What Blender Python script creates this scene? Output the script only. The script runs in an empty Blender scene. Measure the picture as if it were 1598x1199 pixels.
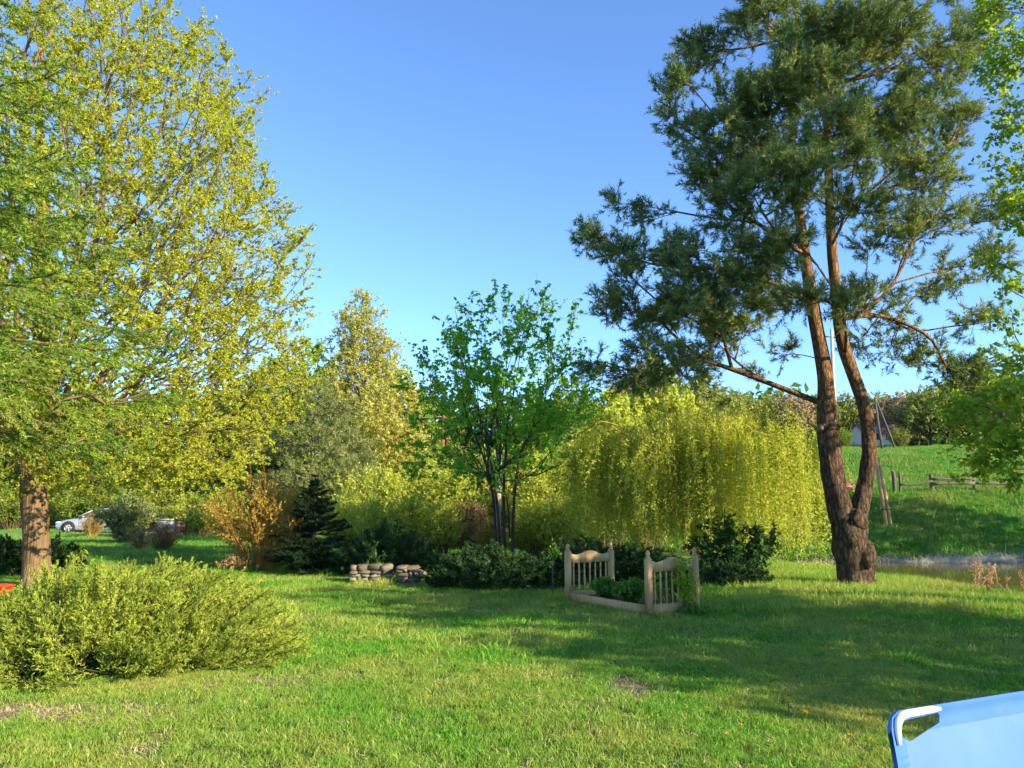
import bpy, math
import numpy as np
from mathutils import Vector

# ------------------------------------------------------------------ camera, sky, sun, exposure
SC = bpy.context.scene
COL = SC.collection
F_PX, CX, CY = 1207.0, 799.0, 599.5          # focal length and centre in photograph pixels
PITCH, EYE = math.radians(9.0), 1.6
cam = bpy.data.cameras.new('camera')
cam.sensor_width = 36.0
cam.lens = 36.0 * F_PX / 1598.0
cam.clip_start, cam.clip_end = 0.05, 3000.0
cam_o = bpy.data.objects.new('camera', cam)
cam_o.location = (0, 0, EYE)
cam_o.rotation_euler = (math.pi / 2 + PITCH, 0, 0)
COL.objects.link(cam_o)
SC.camera = cam_o

SUN_AZ, SUN_EL = math.radians(121.5), math.radians(23.0)   # clockwise from +Y
world = bpy.data.worlds.new('World')
SC.world = world
world.use_nodes = True
wn = world.node_tree.nodes
sky = wn.new('ShaderNodeTexSky')
sky.sky_type = 'NISHITA'
sky.sun_disc = False
sky.sun_elevation, sky.sun_rotation = SUN_EL, SUN_AZ
sky.air_density, sky.dust_density, sky.ozone_density = 0.72, 0.0, 5.5
world.node_tree.links.new(sky.outputs[0], wn['Background'].inputs[0])
wn['Background'].inputs[1].default_value = 0.135
sun = bpy.data.lights.new('sun', 'SUN')
sun.energy, sun.angle, sun.color = 3.8, math.radians(0.5), (1.0, 0.88, 0.64)
sun_o = bpy.data.objects.new('sun', sun)
SUN_DIR = Vector((math.sin(SUN_AZ) * math.cos(SUN_EL), math.cos(SUN_AZ) * math.cos(SUN_EL), math.sin(SUN_EL)))
sun_o.rotation_euler = (-SUN_DIR).to_track_quat('-Z', 'Y').to_euler()
sun_o.location = SUN_DIR * 60
COL.objects.link(sun_o)
SC.view_settings.view_transform = 'Standard'
SC.view_settings.look = 'None'
SC.view_settings.gamma = 1.0
SC.view_settings.use_curve_mapping = False
SC.view_settings.exposure = 1.66
SC.render.engine = 'CYCLES'
cy = SC.cycles
cy.max_bounces, cy.diffuse_bounces, cy.glossy_bounces, cy.transmission_bounces = 5, 3, 2, 3
cy.use_adaptive_sampling = True
cy.adaptive_threshold = 0.02
cy.use_denoising = True

# ------------------------------------------------------------------ helpers
def nrm(a):
    return a / np.maximum(np.linalg.norm(a, axis=-1, keepdims=True), 1e-9)

def sstep(a, b, x):
    t = np.clip((np.asarray(x, float) - a) / (b - a), 0, 1)
    return t * t * (3 - 2 * t)

_cp, _sp = math.cos(PITCH), math.sin(PITCH)
def ray(px, py):
    u, v = (np.asarray(px, float) - CX) / F_PX, (CY - np.asarray(py, float)) / F_PX
    return np.stack([u, _cp - v * _sp, _sp + v * _cp], -1)

def at(px, py, y):
    """world point on the ray of a photograph pixel at world depth y"""
    d = ray(px, py)
    return d * (np.asarray(y, float) / d[..., 1])[..., None] + np.array([0, 0, EYE])

def wave(x, y, s, k=0):
    return (np.sin(x * s * 1.0 + 1.3 + k) * np.cos(y * s * 1.27 + 0.4 - k) + 0.6 * np.sin(x * s * 2.3 - y * s * 1.9 + 2.1 * k)
            + 0.4 * np.cos(x * s * 3.9 + y * s * 3.1 + k)) / 2.0

HILL_Y = [0, 29.5, 31, 32.5, 37, 50, 60, 85, 120, 180, 300, 900]
HILL_Z = [0, -1.2, -0.6, 0.15, 2.1, 4.3, 5.7, 8.0, 10.5, 13, 15, 18]
WATER_Z = -0.55
def pond_edge(y):
    return 8.75 + 0.35 * np.sin(y * 0.7) - 1.15 * sstep(16.5, 19.5, y) + 1.4 * sstep(20, 30, y)

def height(x, y):
    x, y = np.asarray(x, float), np.asarray(y, float)
    lawn = 0.035 * wave(x, y, 0.55) + 0.012 * wave(x, y, 2.3, 2) + 0.05 * np.exp(-((x - 6.8) ** 2 + (y - 15.6) ** 2) / 6.0)
    edge = pond_edge(y)
    basin = sstep(0.0, 1.6, x - edge) * sstep(7.5, 10.5, y) * sstep(28, 24.5, x)
    near = lawn * (1 - basin) - 1.3 * basin
    hill = np.interp(y, HILL_Y, HILL_Z) + 0.12 * wave(x, y, 0.8, 1) * sstep(31, 34, y) + 0.3 * wave(x, y, 0.13, 3) * sstep(40, 60, y)
    far = np.where(y < 29.5, near, hill)
    m = sstep(28.0, 29.5, y)
    right = near * (1 - m) + hill * m
    w = sstep(3.0, 11.0, x + 0.05 * (y - 30))
    left = 0.06 * wave(x, y, 0.3) + 0.02 * np.maximum(y - 60, 0)
    lm = sstep(24, 29, y)
    return np.where(y < 24, near, (1 - w) * (lawn * (1 - lm) + left * lm) + w * right)

def ground_px(px, py):
    """where the ray of a photograph pixel meets the ground"""
    d = ray(px, py)
    t = np.geomspace(2, 400, 6000)
    p = d[None] * t[:, None] + np.array([0, 0, EYE])
    k = np.argmax(p[:, 2] < height(p[:, 0], p[:, 1]))
    return p[k]

def gz(x, y):
    return float(height(x, y))

def make_mesh(name, V, tris=None, quads=None, tint=None, smooth=False):
    me = bpy.data.meshes.new(name)
    V = np.ascontiguousarray(V, np.float32)
    me.vertices.add(len(V))
    me.vertices.foreach_set('co', V.ravel())
    lv, ls = [], []
    off = 0
    for f, k in ((tris, 3), (quads, 4)):
        if f is not None and len(f):
            f = np.asarray(f, np.int32).reshape(-1, k)
            lv.append(f.ravel())
            ls.append(off + np.arange(len(f), dtype=np.int32) * k)
            off += f.size
    lv, ls = np.concatenate(lv), np.concatenate(ls)
    me.loops.add(len(lv))
    me.loops.foreach_set('vertex_index', lv)
    me.polygons.add(len(ls))
    me.polygons.foreach_set('loop_start', ls)
    if smooth:
        me.polygons.foreach_set('use_smooth', np.ones(len(ls), bool))
    if tint is not None:
        a = me.attributes.new('tint', 'FLOAT', 'POINT')
        a.data.foreach_set('value', np.ascontiguousarray(tint, np.float32))
    me.update(calc_edges=True)
    me.validate()
    return me

class Geo:
    """collects vertices and faces for one mesh"""
    def __init__(s):
        s.v, s.t, s.q, s.c, s.n = [], [], [], [], 0
    def add(s, V, tris=None, quads=None, tint=None):
        V = np.asarray(V, float).reshape(-1, 3)
        if tris is not None and len(tris): s.t.append(np.asarray(tris).reshape(-1, 3) + s.n)
        if quads is not None and len(quads): s.q.append(np.asarray(quads).reshape(-1, 4) + s.n)
        s.v.append(V)
        s.c.append(np.zeros(len(V)) if tint is None else np.broadcast_to(np.asarray(tint, float), (len(V),)))
        s.n += len(V)
        return s
    def box(s, lo, hi):
        x0, y0, z0 = lo; x1, y1, z1 = hi
        V = [(x0, y0, z0), (x1, y0, z0), (x1, y1, z0), (x0, y1, z0), (x0, y0, z1), (x1, y0, z1), (x1, y1, z1), (x0, y1, z1)]
        return s.add(V, quads=[(0, 3, 2, 1), (4, 5, 6, 7), (0, 1, 5, 4), (1, 2, 6, 5), (2, 3, 7, 6), (3, 0, 4, 7)])
    def tube(s, path, rad, k=8, cap=True, wob=0.0, seed=0, tint=None):
        path, rad = np.asarray(path, float), np.asarray(rad, float)
        n = len(path)
        T = nrm(np.gradient(path, axis=0))
        u = np.cross(T[0], (0.3, 1, 0.2)); u /= np.linalg.norm(u)
        V = []
        ang = np.arange(k) * 2 * np.pi / k
        for i in range(n):
            u = u - T[i] * u.dot(T[i]); u /= np.linalg.norm(u)
            w = np.cross(T[i], u)
            r = rad[i] * (1 + wob * (np.sin(ang * 3 + i * 0.35 + seed) * 0.5 + np.sin(ang * 5 - i * 0.6 + seed * 2) * 0.3 + np.sin(ang * 2 + i * 0.9) * 0.4))
            V.append(path[i] + np.cos(ang)[:, None] * u * r[:, None] + np.sin(ang)[:, None] * w * r[:, None])
        V = np.concatenate(V)
        i, j = np.meshgrid(np.arange(n - 1), np.arange(k), indexing='ij')
        j2 = (j + 1) % k
        Q = np.stack([i * k + j, i * k + j2, (i + 1) * k + j2, (i + 1) * k + j], -1).reshape(-1, 4)
        T3 = []
        if cap:
            V = np.concatenate([V, path[:1], path[-1:]])
            for j in range(k):
                T3.append((n * k, (j + 1) % k, j))
                T3.append((n * k + 1, (n - 1) * k + j, (n - 1) * k + (j + 1) % k))
        return s.add(V, T3, Q, tint)
    def lathe(s, prof, c=(0, 0, 0), k=10, axis=2):
        """prof: list of (radius, height)"""
        ang = np.arange(k) * 2 * np.pi / k
        V = []
        for r, h in prof:
            p = np.zeros((k, 3))
            a, b = [(1, 2), (2, 0), (0, 1)][axis]
            p[:, a], p[:, b], p[:, axis] = np.cos(ang) * r, np.sin(ang) * r, h
            V.append(p + np.array(c))
        n = len(prof)
        i, j = np.meshgrid(np.arange(n - 1), np.arange(k), indexing='ij')
        j2 = (j + 1) % k
        Q = np.stack([i * k + j, i * k + j2, (i + 1) * k + j2, (i + 1) * k + j], -1).reshape(-1, 4)
        return s.add(np.concatenate(V), quads=Q)
    def mesh(s, name, smooth=False):
        return make_mesh(name, np.concatenate(s.v), np.concatenate(s.t) if s.t else None, np.concatenate(s.q) if s.q else None, np.concatenate(s.c), smooth)
    def moved(s, M):
        M = np.asarray(M, float)
        s.v = [v @ M[:3, :3].T + M[:3, 3] for v in s.v]
        return s

def thing(name, label, cat, loc=(0, 0, 0), group=None, rz=0.0):
    o = bpy.data.objects.new(name, None)
    COL.objects.link(o)
    o.location = loc
    o.rotation_euler = (0, 0, rz)
    o.empty_display_size = 0.1
    o['label'], o['category'] = label, cat
    if group: o['group'] = group
    return o

def part(parent, name, geo, mat, smooth=False, world=True, stuff=False):
    """geo in world coordinates (world=True) or already in the parent's coordinates"""
    if isinstance(geo, Geo):
        if world and parent is not None:
            off = np.array(root_loc(parent))
            geo.v = [v - off for v in geo.v]
        me = geo.mesh(name, smooth)
    else:
        me = geo
    if mat is not None and not me.materials: me.materials.append(mat)
    o = bpy.data.objects.new(name, me)
    COL.objects.link(o)
    if parent is not None: o.parent = parent
    if stuff: o['kind'] = 'stuff'
    return o

def root_loc(o):
    l = Vector((0, 0, 0))
    while o is not None:
        l = l + o.location
        o = o.parent
    return tuple(l)

def single(name, geo, mat, label, cat, loc=(0, 0, 0), group=None, smooth=False):
    geo.v = [v - np.array(loc) for v in geo.v]
    o = part(None, name, geo, mat, smooth)
    o.location = loc
    o['label'], o['category'] = label, cat
    if group: o['group'] = group
    return o

KIDS = {}
def dup(root, loc, rz=0.0, s=1.0, label=None, mats=None):
    kids = [o for o in bpy.data.objects if o.parent == root] if root not in KIDS else KIDS[root]
    KIDS[root] = kids
    r = root.copy()
    COL.objects.link(r)
    r.location = loc
    r.rotation_euler = (0, 0, rz)
    r.scale = (s, s, s) if np.isscalar(s) else s
    if label: r['label'] = label
    for k in kids:
        c = k.copy()
        COL.objects.link(c)
        c.parent = r
        if mats and k.name.split('.')[0] in mats:
            c.material_slots[0].link = 'OBJECT'
            c.material_slots[0].material = mats[k.name.split('.')[0]]
    return r

# ------------------------------------------------------------------ materials
def new_mat(name):
    m = bpy.data.materials.new(name)
    m.use_nodes = True
    nt = m.node_tree
    return m, nt.nodes, nt.links, nt.nodes['Principled BSDF'], nt.nodes['Material Output']

def ramp(nodes, stops):
    r = nodes.new('ShaderNodeValToRGB')
    e = r.color_ramp.elements
    while len(e) < len(stops): e.new(0.5)
    for k, (p, c) in enumerate(stops):
        e[k].position = p
        e[k].color = (*c, 1)
    return r

def leaf_mat(name, cols, trans=0.4, rough=0.55, spec=0.3, tcol=None):
    m, n, l, b, out = new_mat(name)
    a = n.new('ShaderNodeAttribute'); a.attribute_name = 'tint'
    r = ramp(n, [(k / (len(cols) - 1), c) for k, c in enumerate(cols)])
    l.new(a.outputs['Fac'], r.inputs[0])
    l.new(r.outputs[0], b.inputs['Base Color'])
    b.inputs['Roughness'].default_value = rough
    b.inputs['Specular IOR Level'].default_value = spec
    if trans > 0:
        t = n.new('ShaderNodeBsdfTranslucent')
        mul = n.new('ShaderNodeMixRGB'); mul.blend_type = 'MULTIPLY'; mul.inputs[0].default_value = 1
        mul.inputs[2].default_value = (*(tcol or (1.15, 1.15, 0.6)), 1)
        l.new(r.outputs[0], mul.inputs[1])
        l.new(mul.outputs[0], t.inputs[0])
        mx = n.new('ShaderNodeMixShader'); mx.inputs[0].default_value = trans
        l.new(b.outputs[0], mx.inputs[1]); l.new(t.outputs[0], mx.inputs[2])
        l.new(mx.outputs[0], out.inputs[0])
    return m

def bark_mat(name, c0, c1, c2, scale=14.0, stretch=0.18, bump=0.6, dist=0.03):
    m, n, l, b, out = new_mat(name)
    tc = n.new('ShaderNodeTexCoord')
    mp = n.new('ShaderNodeMapping'); mp.inputs['Scale'].default_value = (1, 1, stretch)
    l.new(tc.outputs['Object'], mp.inputs[0])
    nz = n.new('ShaderNodeTexNoise'); nz.inputs['Scale'].default_value = scale; nz.inputs['Detail'].default_value = 6; nz.inputs['Roughness'].default_value = 0.7
    vo = n.new('ShaderNodeTexVoronoi'); vo.inputs['Scale'].default_value = scale * 1.3
    n2 = n.new('ShaderNodeTexNoise'); n2.inputs['Scale'].default_value = 1.7; n2.inputs['Detail'].default_value = 4
    l.new(mp.outputs[0], nz.inputs[0]); l.new(mp.outputs[0], vo.inputs[0]); l.new(tc.outputs['Object'], n2.inputs[0])
    r = ramp(n, [(0.32, c0), (0.5, c1), (0.68, c2)])
    ad = n.new('ShaderNodeMath'); ad.operation = 'MULTIPLY_ADD'; ad.inputs[1].default_value = 0.5; 
    l.new(n2.outputs[0], ad.inputs[0])
    mu = n.new('ShaderNodeMath'); mu.operation = 'MULTIPLY'; mu.inputs[1].default_value = 0.5
    l.new(nz.outputs[0], mu.inputs[0]); l.new(mu.outputs[0], ad.inputs[2])
    l.new(ad.outputs[0], r.inputs[0]); l.new(r.outputs[0], b.inputs['Base Color'])
    b.inputs['Roughness'].default_value = 0.9
    b.inputs['Specular IOR Level'].default_value = 0.15
    bp = n.new('ShaderNodeBump'); bp.inputs['Strength'].default_value = bump; bp.inputs['Distance'].default_value = dist
    sm = n.new('ShaderNodeMath'); sm.operation = 'ADD'
    l.new(nz.outputs[0], sm.inputs[0]); l.new(vo.outputs['Distance'], sm.inputs[1])
    l.new(sm.outputs[0], bp.inputs['Height']); l.new(bp.outputs[0], b.inputs['Normal'])
    return m

def plain_mat(name, col, rough=0.6, metal=0.0, var=0.15, scale=8.0, spec=0.4, bump=0.0, coat=0.0):
    m, n, l, b, out = new_mat(name)
    tc = n.new('ShaderNodeTexCoord')
    nz = n.new('ShaderNodeTexNoise'); nz.inputs['Scale'].default_value = scale; nz.inputs['Detail'].default_value = 5
    l.new(tc.outputs['Object'], nz.inputs[0])
    c = np.array(col)
    r = ramp(n, [(0.3, tuple(c * (1 - var))), (0.7, tuple(np.minimum(c * (1 + var), 1)))])
    l.new(nz.outputs[0], r.inputs[0]); l.new(r.outputs[0], b.inputs['Base Color'])
    b.inputs['Roughness'].default_value = rough
    b.inputs['Metallic'].default_value = metal
    b.inputs['Specular IOR Level'].default_value = spec
    b.inputs['Coat Weight'].default_value = coat
    if bump:
        bp = n.new('ShaderNodeBump'); bp.inputs['Strength'].default_value = bump; bp.inputs['Distance'].default_value = 0.01
        l.new(nz.outputs[0], bp.inputs['Height']); l.new(bp.outputs[0], b.inputs['Normal'])
    return m

def grass_mat(name, cols, dry, dry_amt=0.35, scale=0.35, trans=0.35):
    """blade tint plus patches of drier grass"""
    m, n, l, b, out = new_mat(name)
    a = n.new('ShaderNodeAttribute'); a.attribute_name = 'tint'
    r = ramp(n, [(k / (len(cols) - 1), c) for k, c in enumerate(cols)])
    l.new(a.outputs['Fac'], r.inputs[0])
    g = n.new('ShaderNodeNewGeometry')
    nz = n.new('ShaderNodeTexNoise'); nz.inputs['Scale'].default_value = scale; nz.inputs['Detail'].default_value = 5; nz.inputs['Roughness'].default_value = 0.65
    l.new(g.outputs['Position'], nz.inputs[0])
    r2 = ramp(n, [(0.40, (0, 0, 0)), (0.68, (dry_amt,) * 3)])
    l.new(nz.outputs[0], r2.inputs[0])
    mx = n.new('ShaderNodeMixRGB'); mx.inputs[2].default_value = (*dry, 1)
    l.new(r2.outputs[0], mx.inputs[0]); l.new(r.outputs[0], mx.inputs[1])
    l.new(mx.outputs[0], b.inputs['Base Color'])
    b.inputs['Roughness'].default_value = 0.5
    b.inputs['Specular IOR Level'].default_value = 0.25
    t = n.new('ShaderNodeBsdfTranslucent'); l.new(mx.outputs[0], t.inputs[0])
    ms = n.new('ShaderNodeMixShader'); ms.inputs[0].default_value = trans
    l.new(b.outputs[0], ms.inputs[1]); l.new(t.outputs[0], ms.inputs[2]); l.new(ms.outputs[0], out.inputs[0])
    return m

def ground_mat():
    m, n, l, b, out = new_mat('soil_and_turf')
    g = n.new('ShaderNodeNewGeometry')
    nz = n.new('ShaderNodeTexNoise'); nz.inputs['Scale'].default_value = 0.6; nz.inputs['Detail'].default_value = 8; nz.inputs['Roughness'].default_value = 0.7
    l.new(g.outputs['Position'], nz.inputs[0])
    a = n.new('ShaderNodeAttribute'); a.attribute_name = 'tint'
    r = ramp(n, [(0.3, (0.030, 0.055, 0.012)), (0.5, (0.055, 0.085, 0.018)), (0.7, (0.11, 0.115, 0.03))])
    l.new(nz.outputs[0], r.inputs[0])
    n3 = n.new('ShaderNodeTexNoise'); n3.inputs['Scale'].default_value = 30; n3.inputs['Detail'].default_value = 4
    l.new(g.outputs['Position'], n3.inputs[0])
    r3 = ramp(n, [(0.3, (0.20, 0.145, 0.075)), (0.7, (0.36, 0.27, 0.16))])
    l.new(n3.outputs[0], r3.inputs[0])
    mx = n.new('ShaderNodeMixRGB')
    l.new(a.outputs['Fac'], mx.inputs[0]); l.new(r.outputs[0], mx.inputs[1]); l.new(r3.outputs[0], mx.inputs[2])
    l.new(mx.outputs[0], b.inputs['Base Color'])
    b.inputs['Roughness'].default_value = 0.95
    b.inputs['Specular IOR Level'].default_value = 0.1
    bp = n.new('ShaderNodeBump'); bp.inputs['Strength'].default_value = 0.7; bp.inputs['Distance'].default_value = 0.03
    l.new(n3.outputs[0], bp.inputs['Height']); l.new(bp.outputs[0], b.inputs['Normal'])
    return m

def water_mat():
    m, n, l, b, out = new_mat('pond_water')
    tc = n.new('ShaderNodeNewGeometry')
    nz = n.new('ShaderNodeTexNoise'); nz.inputs['Scale'].default_value = 1.2; nz.inputs['Detail'].default_value = 3
    l.new(tc.outputs['Position'], nz.inputs[0])
    bp = n.new('ShaderNodeBump'); bp.inputs['Strength'].default_value = 0.05; bp.inputs['Distance'].default_value = 0.05
    l.new(nz.outputs[0], bp.inputs['Height']); l.new(bp.outputs[0], b.inputs['Normal'])
    b.inputs['Base Color'].default_value = (0.13, 0.095, 0.022, 1)
    b.inputs['Roughness'].default_value = 0.06
    b.inputs['IOR'].default_value = 1.33
    return m

M_SOIL, M_WATER = ground_mat(), water_mat()
M_MAPLE = leaf_mat('maple_leaf', [(0.35, 0.385, 0.038), (0.49, 0.51, 0.055), (0.63, 0.63, 0.085)], 0.5, 0.7, 0.15)
M_PINE = leaf_mat('pine_needle', [(0.09, 0.16, 0.05), (0.20, 0.265, 0.075), (0.40, 0.40, 0.11)], 0.25, 0.6, 0.2)
M_PINE_PALE = leaf_mat('pale_pine_needle', [(0.17, 0.20, 0.06), (0.26, 0.29, 0.09), (0.37, 0.39, 0.14)], 0.3, 0.8, 0.1)
M_FIR = leaf_mat('fir_needle', [(0.09, 0.20, 0.02), (0.20, 0.32, 0.032), (0.36, 0.44, 0.05)], 0.3, 0.7, 0.15)
M_SPRUCE = leaf_mat('dark_spruce_needle', [(0.010, 0.026, 0.012), (0.018, 0.040, 0.016), (0.03, 0.06, 0.022)], 0.05, 0.85, 0.08)
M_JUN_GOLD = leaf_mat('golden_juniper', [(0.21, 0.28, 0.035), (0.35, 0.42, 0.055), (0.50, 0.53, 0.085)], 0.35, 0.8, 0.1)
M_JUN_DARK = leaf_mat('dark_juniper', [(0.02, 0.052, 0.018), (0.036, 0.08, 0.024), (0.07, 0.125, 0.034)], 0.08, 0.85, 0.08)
M_SAPLING = leaf_mat('sapling_leaf', [(0.14, 0.34, 0.035), (0.23, 0.48, 0.05), (0.38, 0.58, 0.07)], 0.6, 0.7, 0.15)
M_WILLOW = leaf_mat('willow_leaf', [(0.40, 0.46, 0.06), (0.54, 0.60, 0.08), (0.68, 0.71, 0.12)], 0.5, 0.7, 0.15)
M_RIGHT = leaf_mat('fresh_leaf', [(0.16, 0.31, 0.02), (0.29, 0.44, 0.03), (0.46, 0.54, 0.055)], 0.55)
M_GREEN = leaf_mat('mid_green_leaf', [(0.15, 0.25, 0.03), (0.25, 0.37, 0.045), (0.38, 0.47, 0.07)], 0.45)
M_DEEP = leaf_mat('deep_green_leaf', [(0.055, 0.13, 0.02), (0.09, 0.18, 0.028), (0.16, 0.25, 0.04)], 0.35)
M_OLIVE = leaf_mat('olive_leaf', [(0.20, 0.24, 0.05), (0.30, 0.34, 0.07), (0.40, 0.43, 0.12)], 0.35)
M_YELLOW = leaf_mat('yellow_green_leaf', [(0.38, 0.44, 0.06), (0.52, 0.57, 0.085), (0.66, 0.69, 0.14)], 0.5, 0.7, 0.15)
M_POPLAR = leaf_mat('poplar_leaf', [(0.40, 0.40, 0.08), (0.54, 0.52, 0.12), (0.65, 0.61, 0.18)], 0.5)
M_ORANGE = leaf_mat('orange_leaf', [(0.40, 0.22, 0.05), (0.50, 0.34, 0.065), (0.44, 0.42, 0.09)], 0.45, 0.7, 0.15)
M_BROWN = leaf_mat('brown_twig_leaf', [(0.22, 0.13, 0.05), (0.34, 0.22, 0.09), (0.42, 0.32, 0.12)], 0.2)
M_PINK = leaf_mat('pinkish_blossom', [(0.36, 0.24, 0.16), (0.46, 0.33, 0.22), (0.42, 0.40, 0.14)], 0.25)
M_GREY = leaf_mat('grey_green_leaf', [(0.16, 0.21, 0.07), (0.25, 0.30, 0.10), (0.36, 0.40, 0.16)], 0.35, 0.8, 0.1)
M_HERB = leaf_mat('herb_leaf', [(0.06, 0.16, 0.02), (0.11, 0.25, 0.03), (0.20, 0.34, 0.05)], 0.35)
M_SHADE = leaf_mat('shrub_leaf', [(0.035, 0.095, 0.022), (0.06, 0.14, 0.03), (0.10, 0.20, 0.04)], 0.35)
M_BARK_MAPLE = bark_mat('maple_bark', (0.085, 0.05, 0.024), (0.20, 0.125, 0.062), (0.30, 0.20, 0.105), 22, 0.10, 0.9, 0.03)
def pine_bark():
    m, n, l, b, out = new_mat('pine_bark')
    tc = n.new('ShaderNodeTexCoord')
    mp = n.new('ShaderNodeMapping'); mp.inputs['Scale'].default_value = (1, 1, 0.32)
    l.new(tc.outputs['Object'], mp.inputs[0])
    vo = n.new('ShaderNodeTexVoronoi'); vo.feature = 'DISTANCE_TO_EDGE'; vo.inputs['Scale'].default_value = 13
    nz = n.new('ShaderNodeTexNoise'); nz.inputs['Scale'].default_value = 18; nz.inputs['Detail'].default_value = 7; nz.inputs['Roughness'].default_value = 0.7
    n2 = n.new('ShaderNodeTexNoise'); n2.inputs['Scale'].default_value = 2.2; n2.inputs['Detail'].default_value = 5
    wv = n.new('ShaderNodeMixRGB'); wv.blend_type = 'ADD'; wv.inputs[0].default_value = 0.12
    l.new(mp.outputs[0], wv.inputs[1]); l.new(nz.outputs['Color'], wv.inputs[2])
    l.new(mp.outputs[0], nz.inputs[0]); l.new(wv.outputs[0], vo.inputs[0]); l.new(tc.outputs['Object'], n2.inputs[0])
    low = ramp(n, [(0.30, (0.045, 0.030, 0.020)), (0.5, (0.125, 0.082, 0.050)), (0.70, (0.235, 0.155, 0.092))])
    hi = ramp(n, [(0.30, (0.15, 0.075, 0.036)), (0.5, (0.32, 0.16, 0.07)), (0.70, (0.45, 0.24, 0.105))])
    l.new(nz.outputs[0], low.inputs[0]); l.new(nz.outputs[0], hi.inputs[0])
    sx = n.new('ShaderNodeSeparateXYZ'); l.new(tc.outputs['Object'], sx.inputs[0])
    ad = n.new('ShaderNodeMath'); ad.operation = 'MULTIPLY_ADD'; ad.inputs[1].default_value = 3.2; l.new(n2.outputs[0], ad.inputs[0]); l.new(sx.outputs[2], ad.inputs[2])
    mr = n.new('ShaderNodeMapRange'); mr.inputs[1].default_value = 3.6; mr.inputs[2].default_value = 7.0; l.new(ad.outputs[0], mr.inputs[0])
    mx = n.new('ShaderNodeMixRGB'); l.new(mr.outputs[0], mx.inputs[0]); l.new(low.outputs[0], mx.inputs[1]); l.new(hi.outputs[0], mx.inputs[2])
    ck = ramp(n, [(0.0, (0.35, 0.33, 0.32)), (0.10, (1, 1, 1))]); l.new(vo.outputs['Distance'], ck.inputs[0])
    mu = n.new('ShaderNodeMixRGB'); mu.blend_type = 'MULTIPLY'; mu.inputs[0].default_value = 1; l.new(mx.outputs[0], mu.inputs[1]); l.new(ck.outputs[0], mu.inputs[2])
    l.new(mu.outputs[0], b.inputs['Base Color'])
    b.inputs['Roughness'].default_value = 0.92; b.inputs['Specular IOR Level'].default_value = 0.12
    r2 = ramp(n, [(0.0, (0, 0, 0)), (0.18, (0.7, 0.7, 0.7)), (0.5, (1, 1, 1))]); l.new(vo.outputs['Distance'], r2.inputs[0])
    sm = n.new('ShaderNodeMath'); sm.operation = 'MULTIPLY_ADD'; sm.inputs[1].default_value = 0.5; l.new(nz.outputs[0], sm.inputs[0]); l.new(r2.outputs[0], sm.inputs[2])
    bp = n.new('ShaderNodeBump'); bp.inputs['Strength'].default_value = 1.0; bp.inputs['Distance'].default_value = 0.035
    l.new(sm.outputs[0], bp.inputs['Height']); l.new(bp.outputs[0], b.inputs['Normal'])
    return m
M_BARK_PINE = pine_bark()
M_BARK_DARK = bark_mat('dark_bark', (0.03, 0.022, 0.018), (0.065, 0.048, 0.036), (0.11, 0.085, 0.06), 20, 0.2, 0.5, 0.01)
M_BARK_GREY = bark_mat('grey_bark', (0.08, 0.07, 0.05), (0.15, 0.13, 0.09), (0.24, 0.21, 0.15), 20, 0.2, 0.5, 0.01)
M_TWIG = bark_mat('twig_bark', (0.10, 0.068, 0.035), (0.17, 0.12, 0.06), (0.25, 0.18, 0.09), 20, 0.3, 0.3, 0.005)
M_TWIG_YEL = bark_mat('yellow_twig_bark', (0.26, 0.17, 0.04), (0.38, 0.26, 0.06), (0.48, 0.34, 0.09), 20, 0.3, 0.3, 0.005)
M_TWIG_ORANGE = bark_mat('orange_twig_bark', (0.24, 0.11, 0.03), (0.36, 0.18, 0.05), (0.44, 0.25, 0.08), 20, 0.3, 0.3, 0.005)
M_WOOD = bark_mat('weathered_wood', (0.27, 0.15, 0.06), (0.49, 0.31, 0.13), (0.62, 0.42, 0.20), 26, 0.08, 0.5, 0.004)
M_GREYWOOD = bark_mat('grey_wood', (0.07, 0.056, 0.038), (0.125, 0.10, 0.068), (0.19, 0.155, 0.11), 26, 0.3, 0.5, 0.005)

# ------------------------------------------------------------------ plant builders
def grow(roots, root_path, pts, bf=0.35):
    """balanced minimum spanning tree: natural branching towards scattered points"""
    R, N = len(roots), len(pts)
    P = np.concatenate([roots, pts])
    par = -np.ones(R + N, int)
    path = np.concatenate([root_path, np.zeros(N)])
    d = np.linalg.norm(pts[:, None] - roots[None], axis=2) + bf * path[None, :R]
    bp = d.argmin(1)
    bc = d[np.arange(N), bp]
    order = []
    alive = np.ones(N, bool)
    for _ in range(N):
        i = int(np.argmin(bc))
        p = bp[i]
        par[R + i] = p
        path[R + i] = path[p] + np.linalg.norm(pts[i] - P[p])
        alive[i] = False
        bc[i] = 1e18
        order.append(R + i)
        df = pts - pts[i]
        c = np.sqrt((df * df).sum(1)) + bf * path[R + i]
        m = (c < bc) & alive
        bc[m] = c[m]
        bp[m] = R + i
    return P, par, order

def relax(P, par, order, R, it=3):
    cnt = np.ones(len(P))
    for i in reversed(order): cnt[par[i]] += cnt[i]
    main = -np.ones(len(P), int); best = np.zeros(len(P))
    for i in order:
        if cnt[i] > best[par[i]]: best[par[i]] = cnt[i]; main[par[i]] = i
    E = np.array(order); E = E[main[E] >= 0]
    for _ in range(it):
        P[E] = 0.4 * P[E] + 0.3 * P[par[E]] + 0.3 * P[main[E]]
    return P

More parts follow.
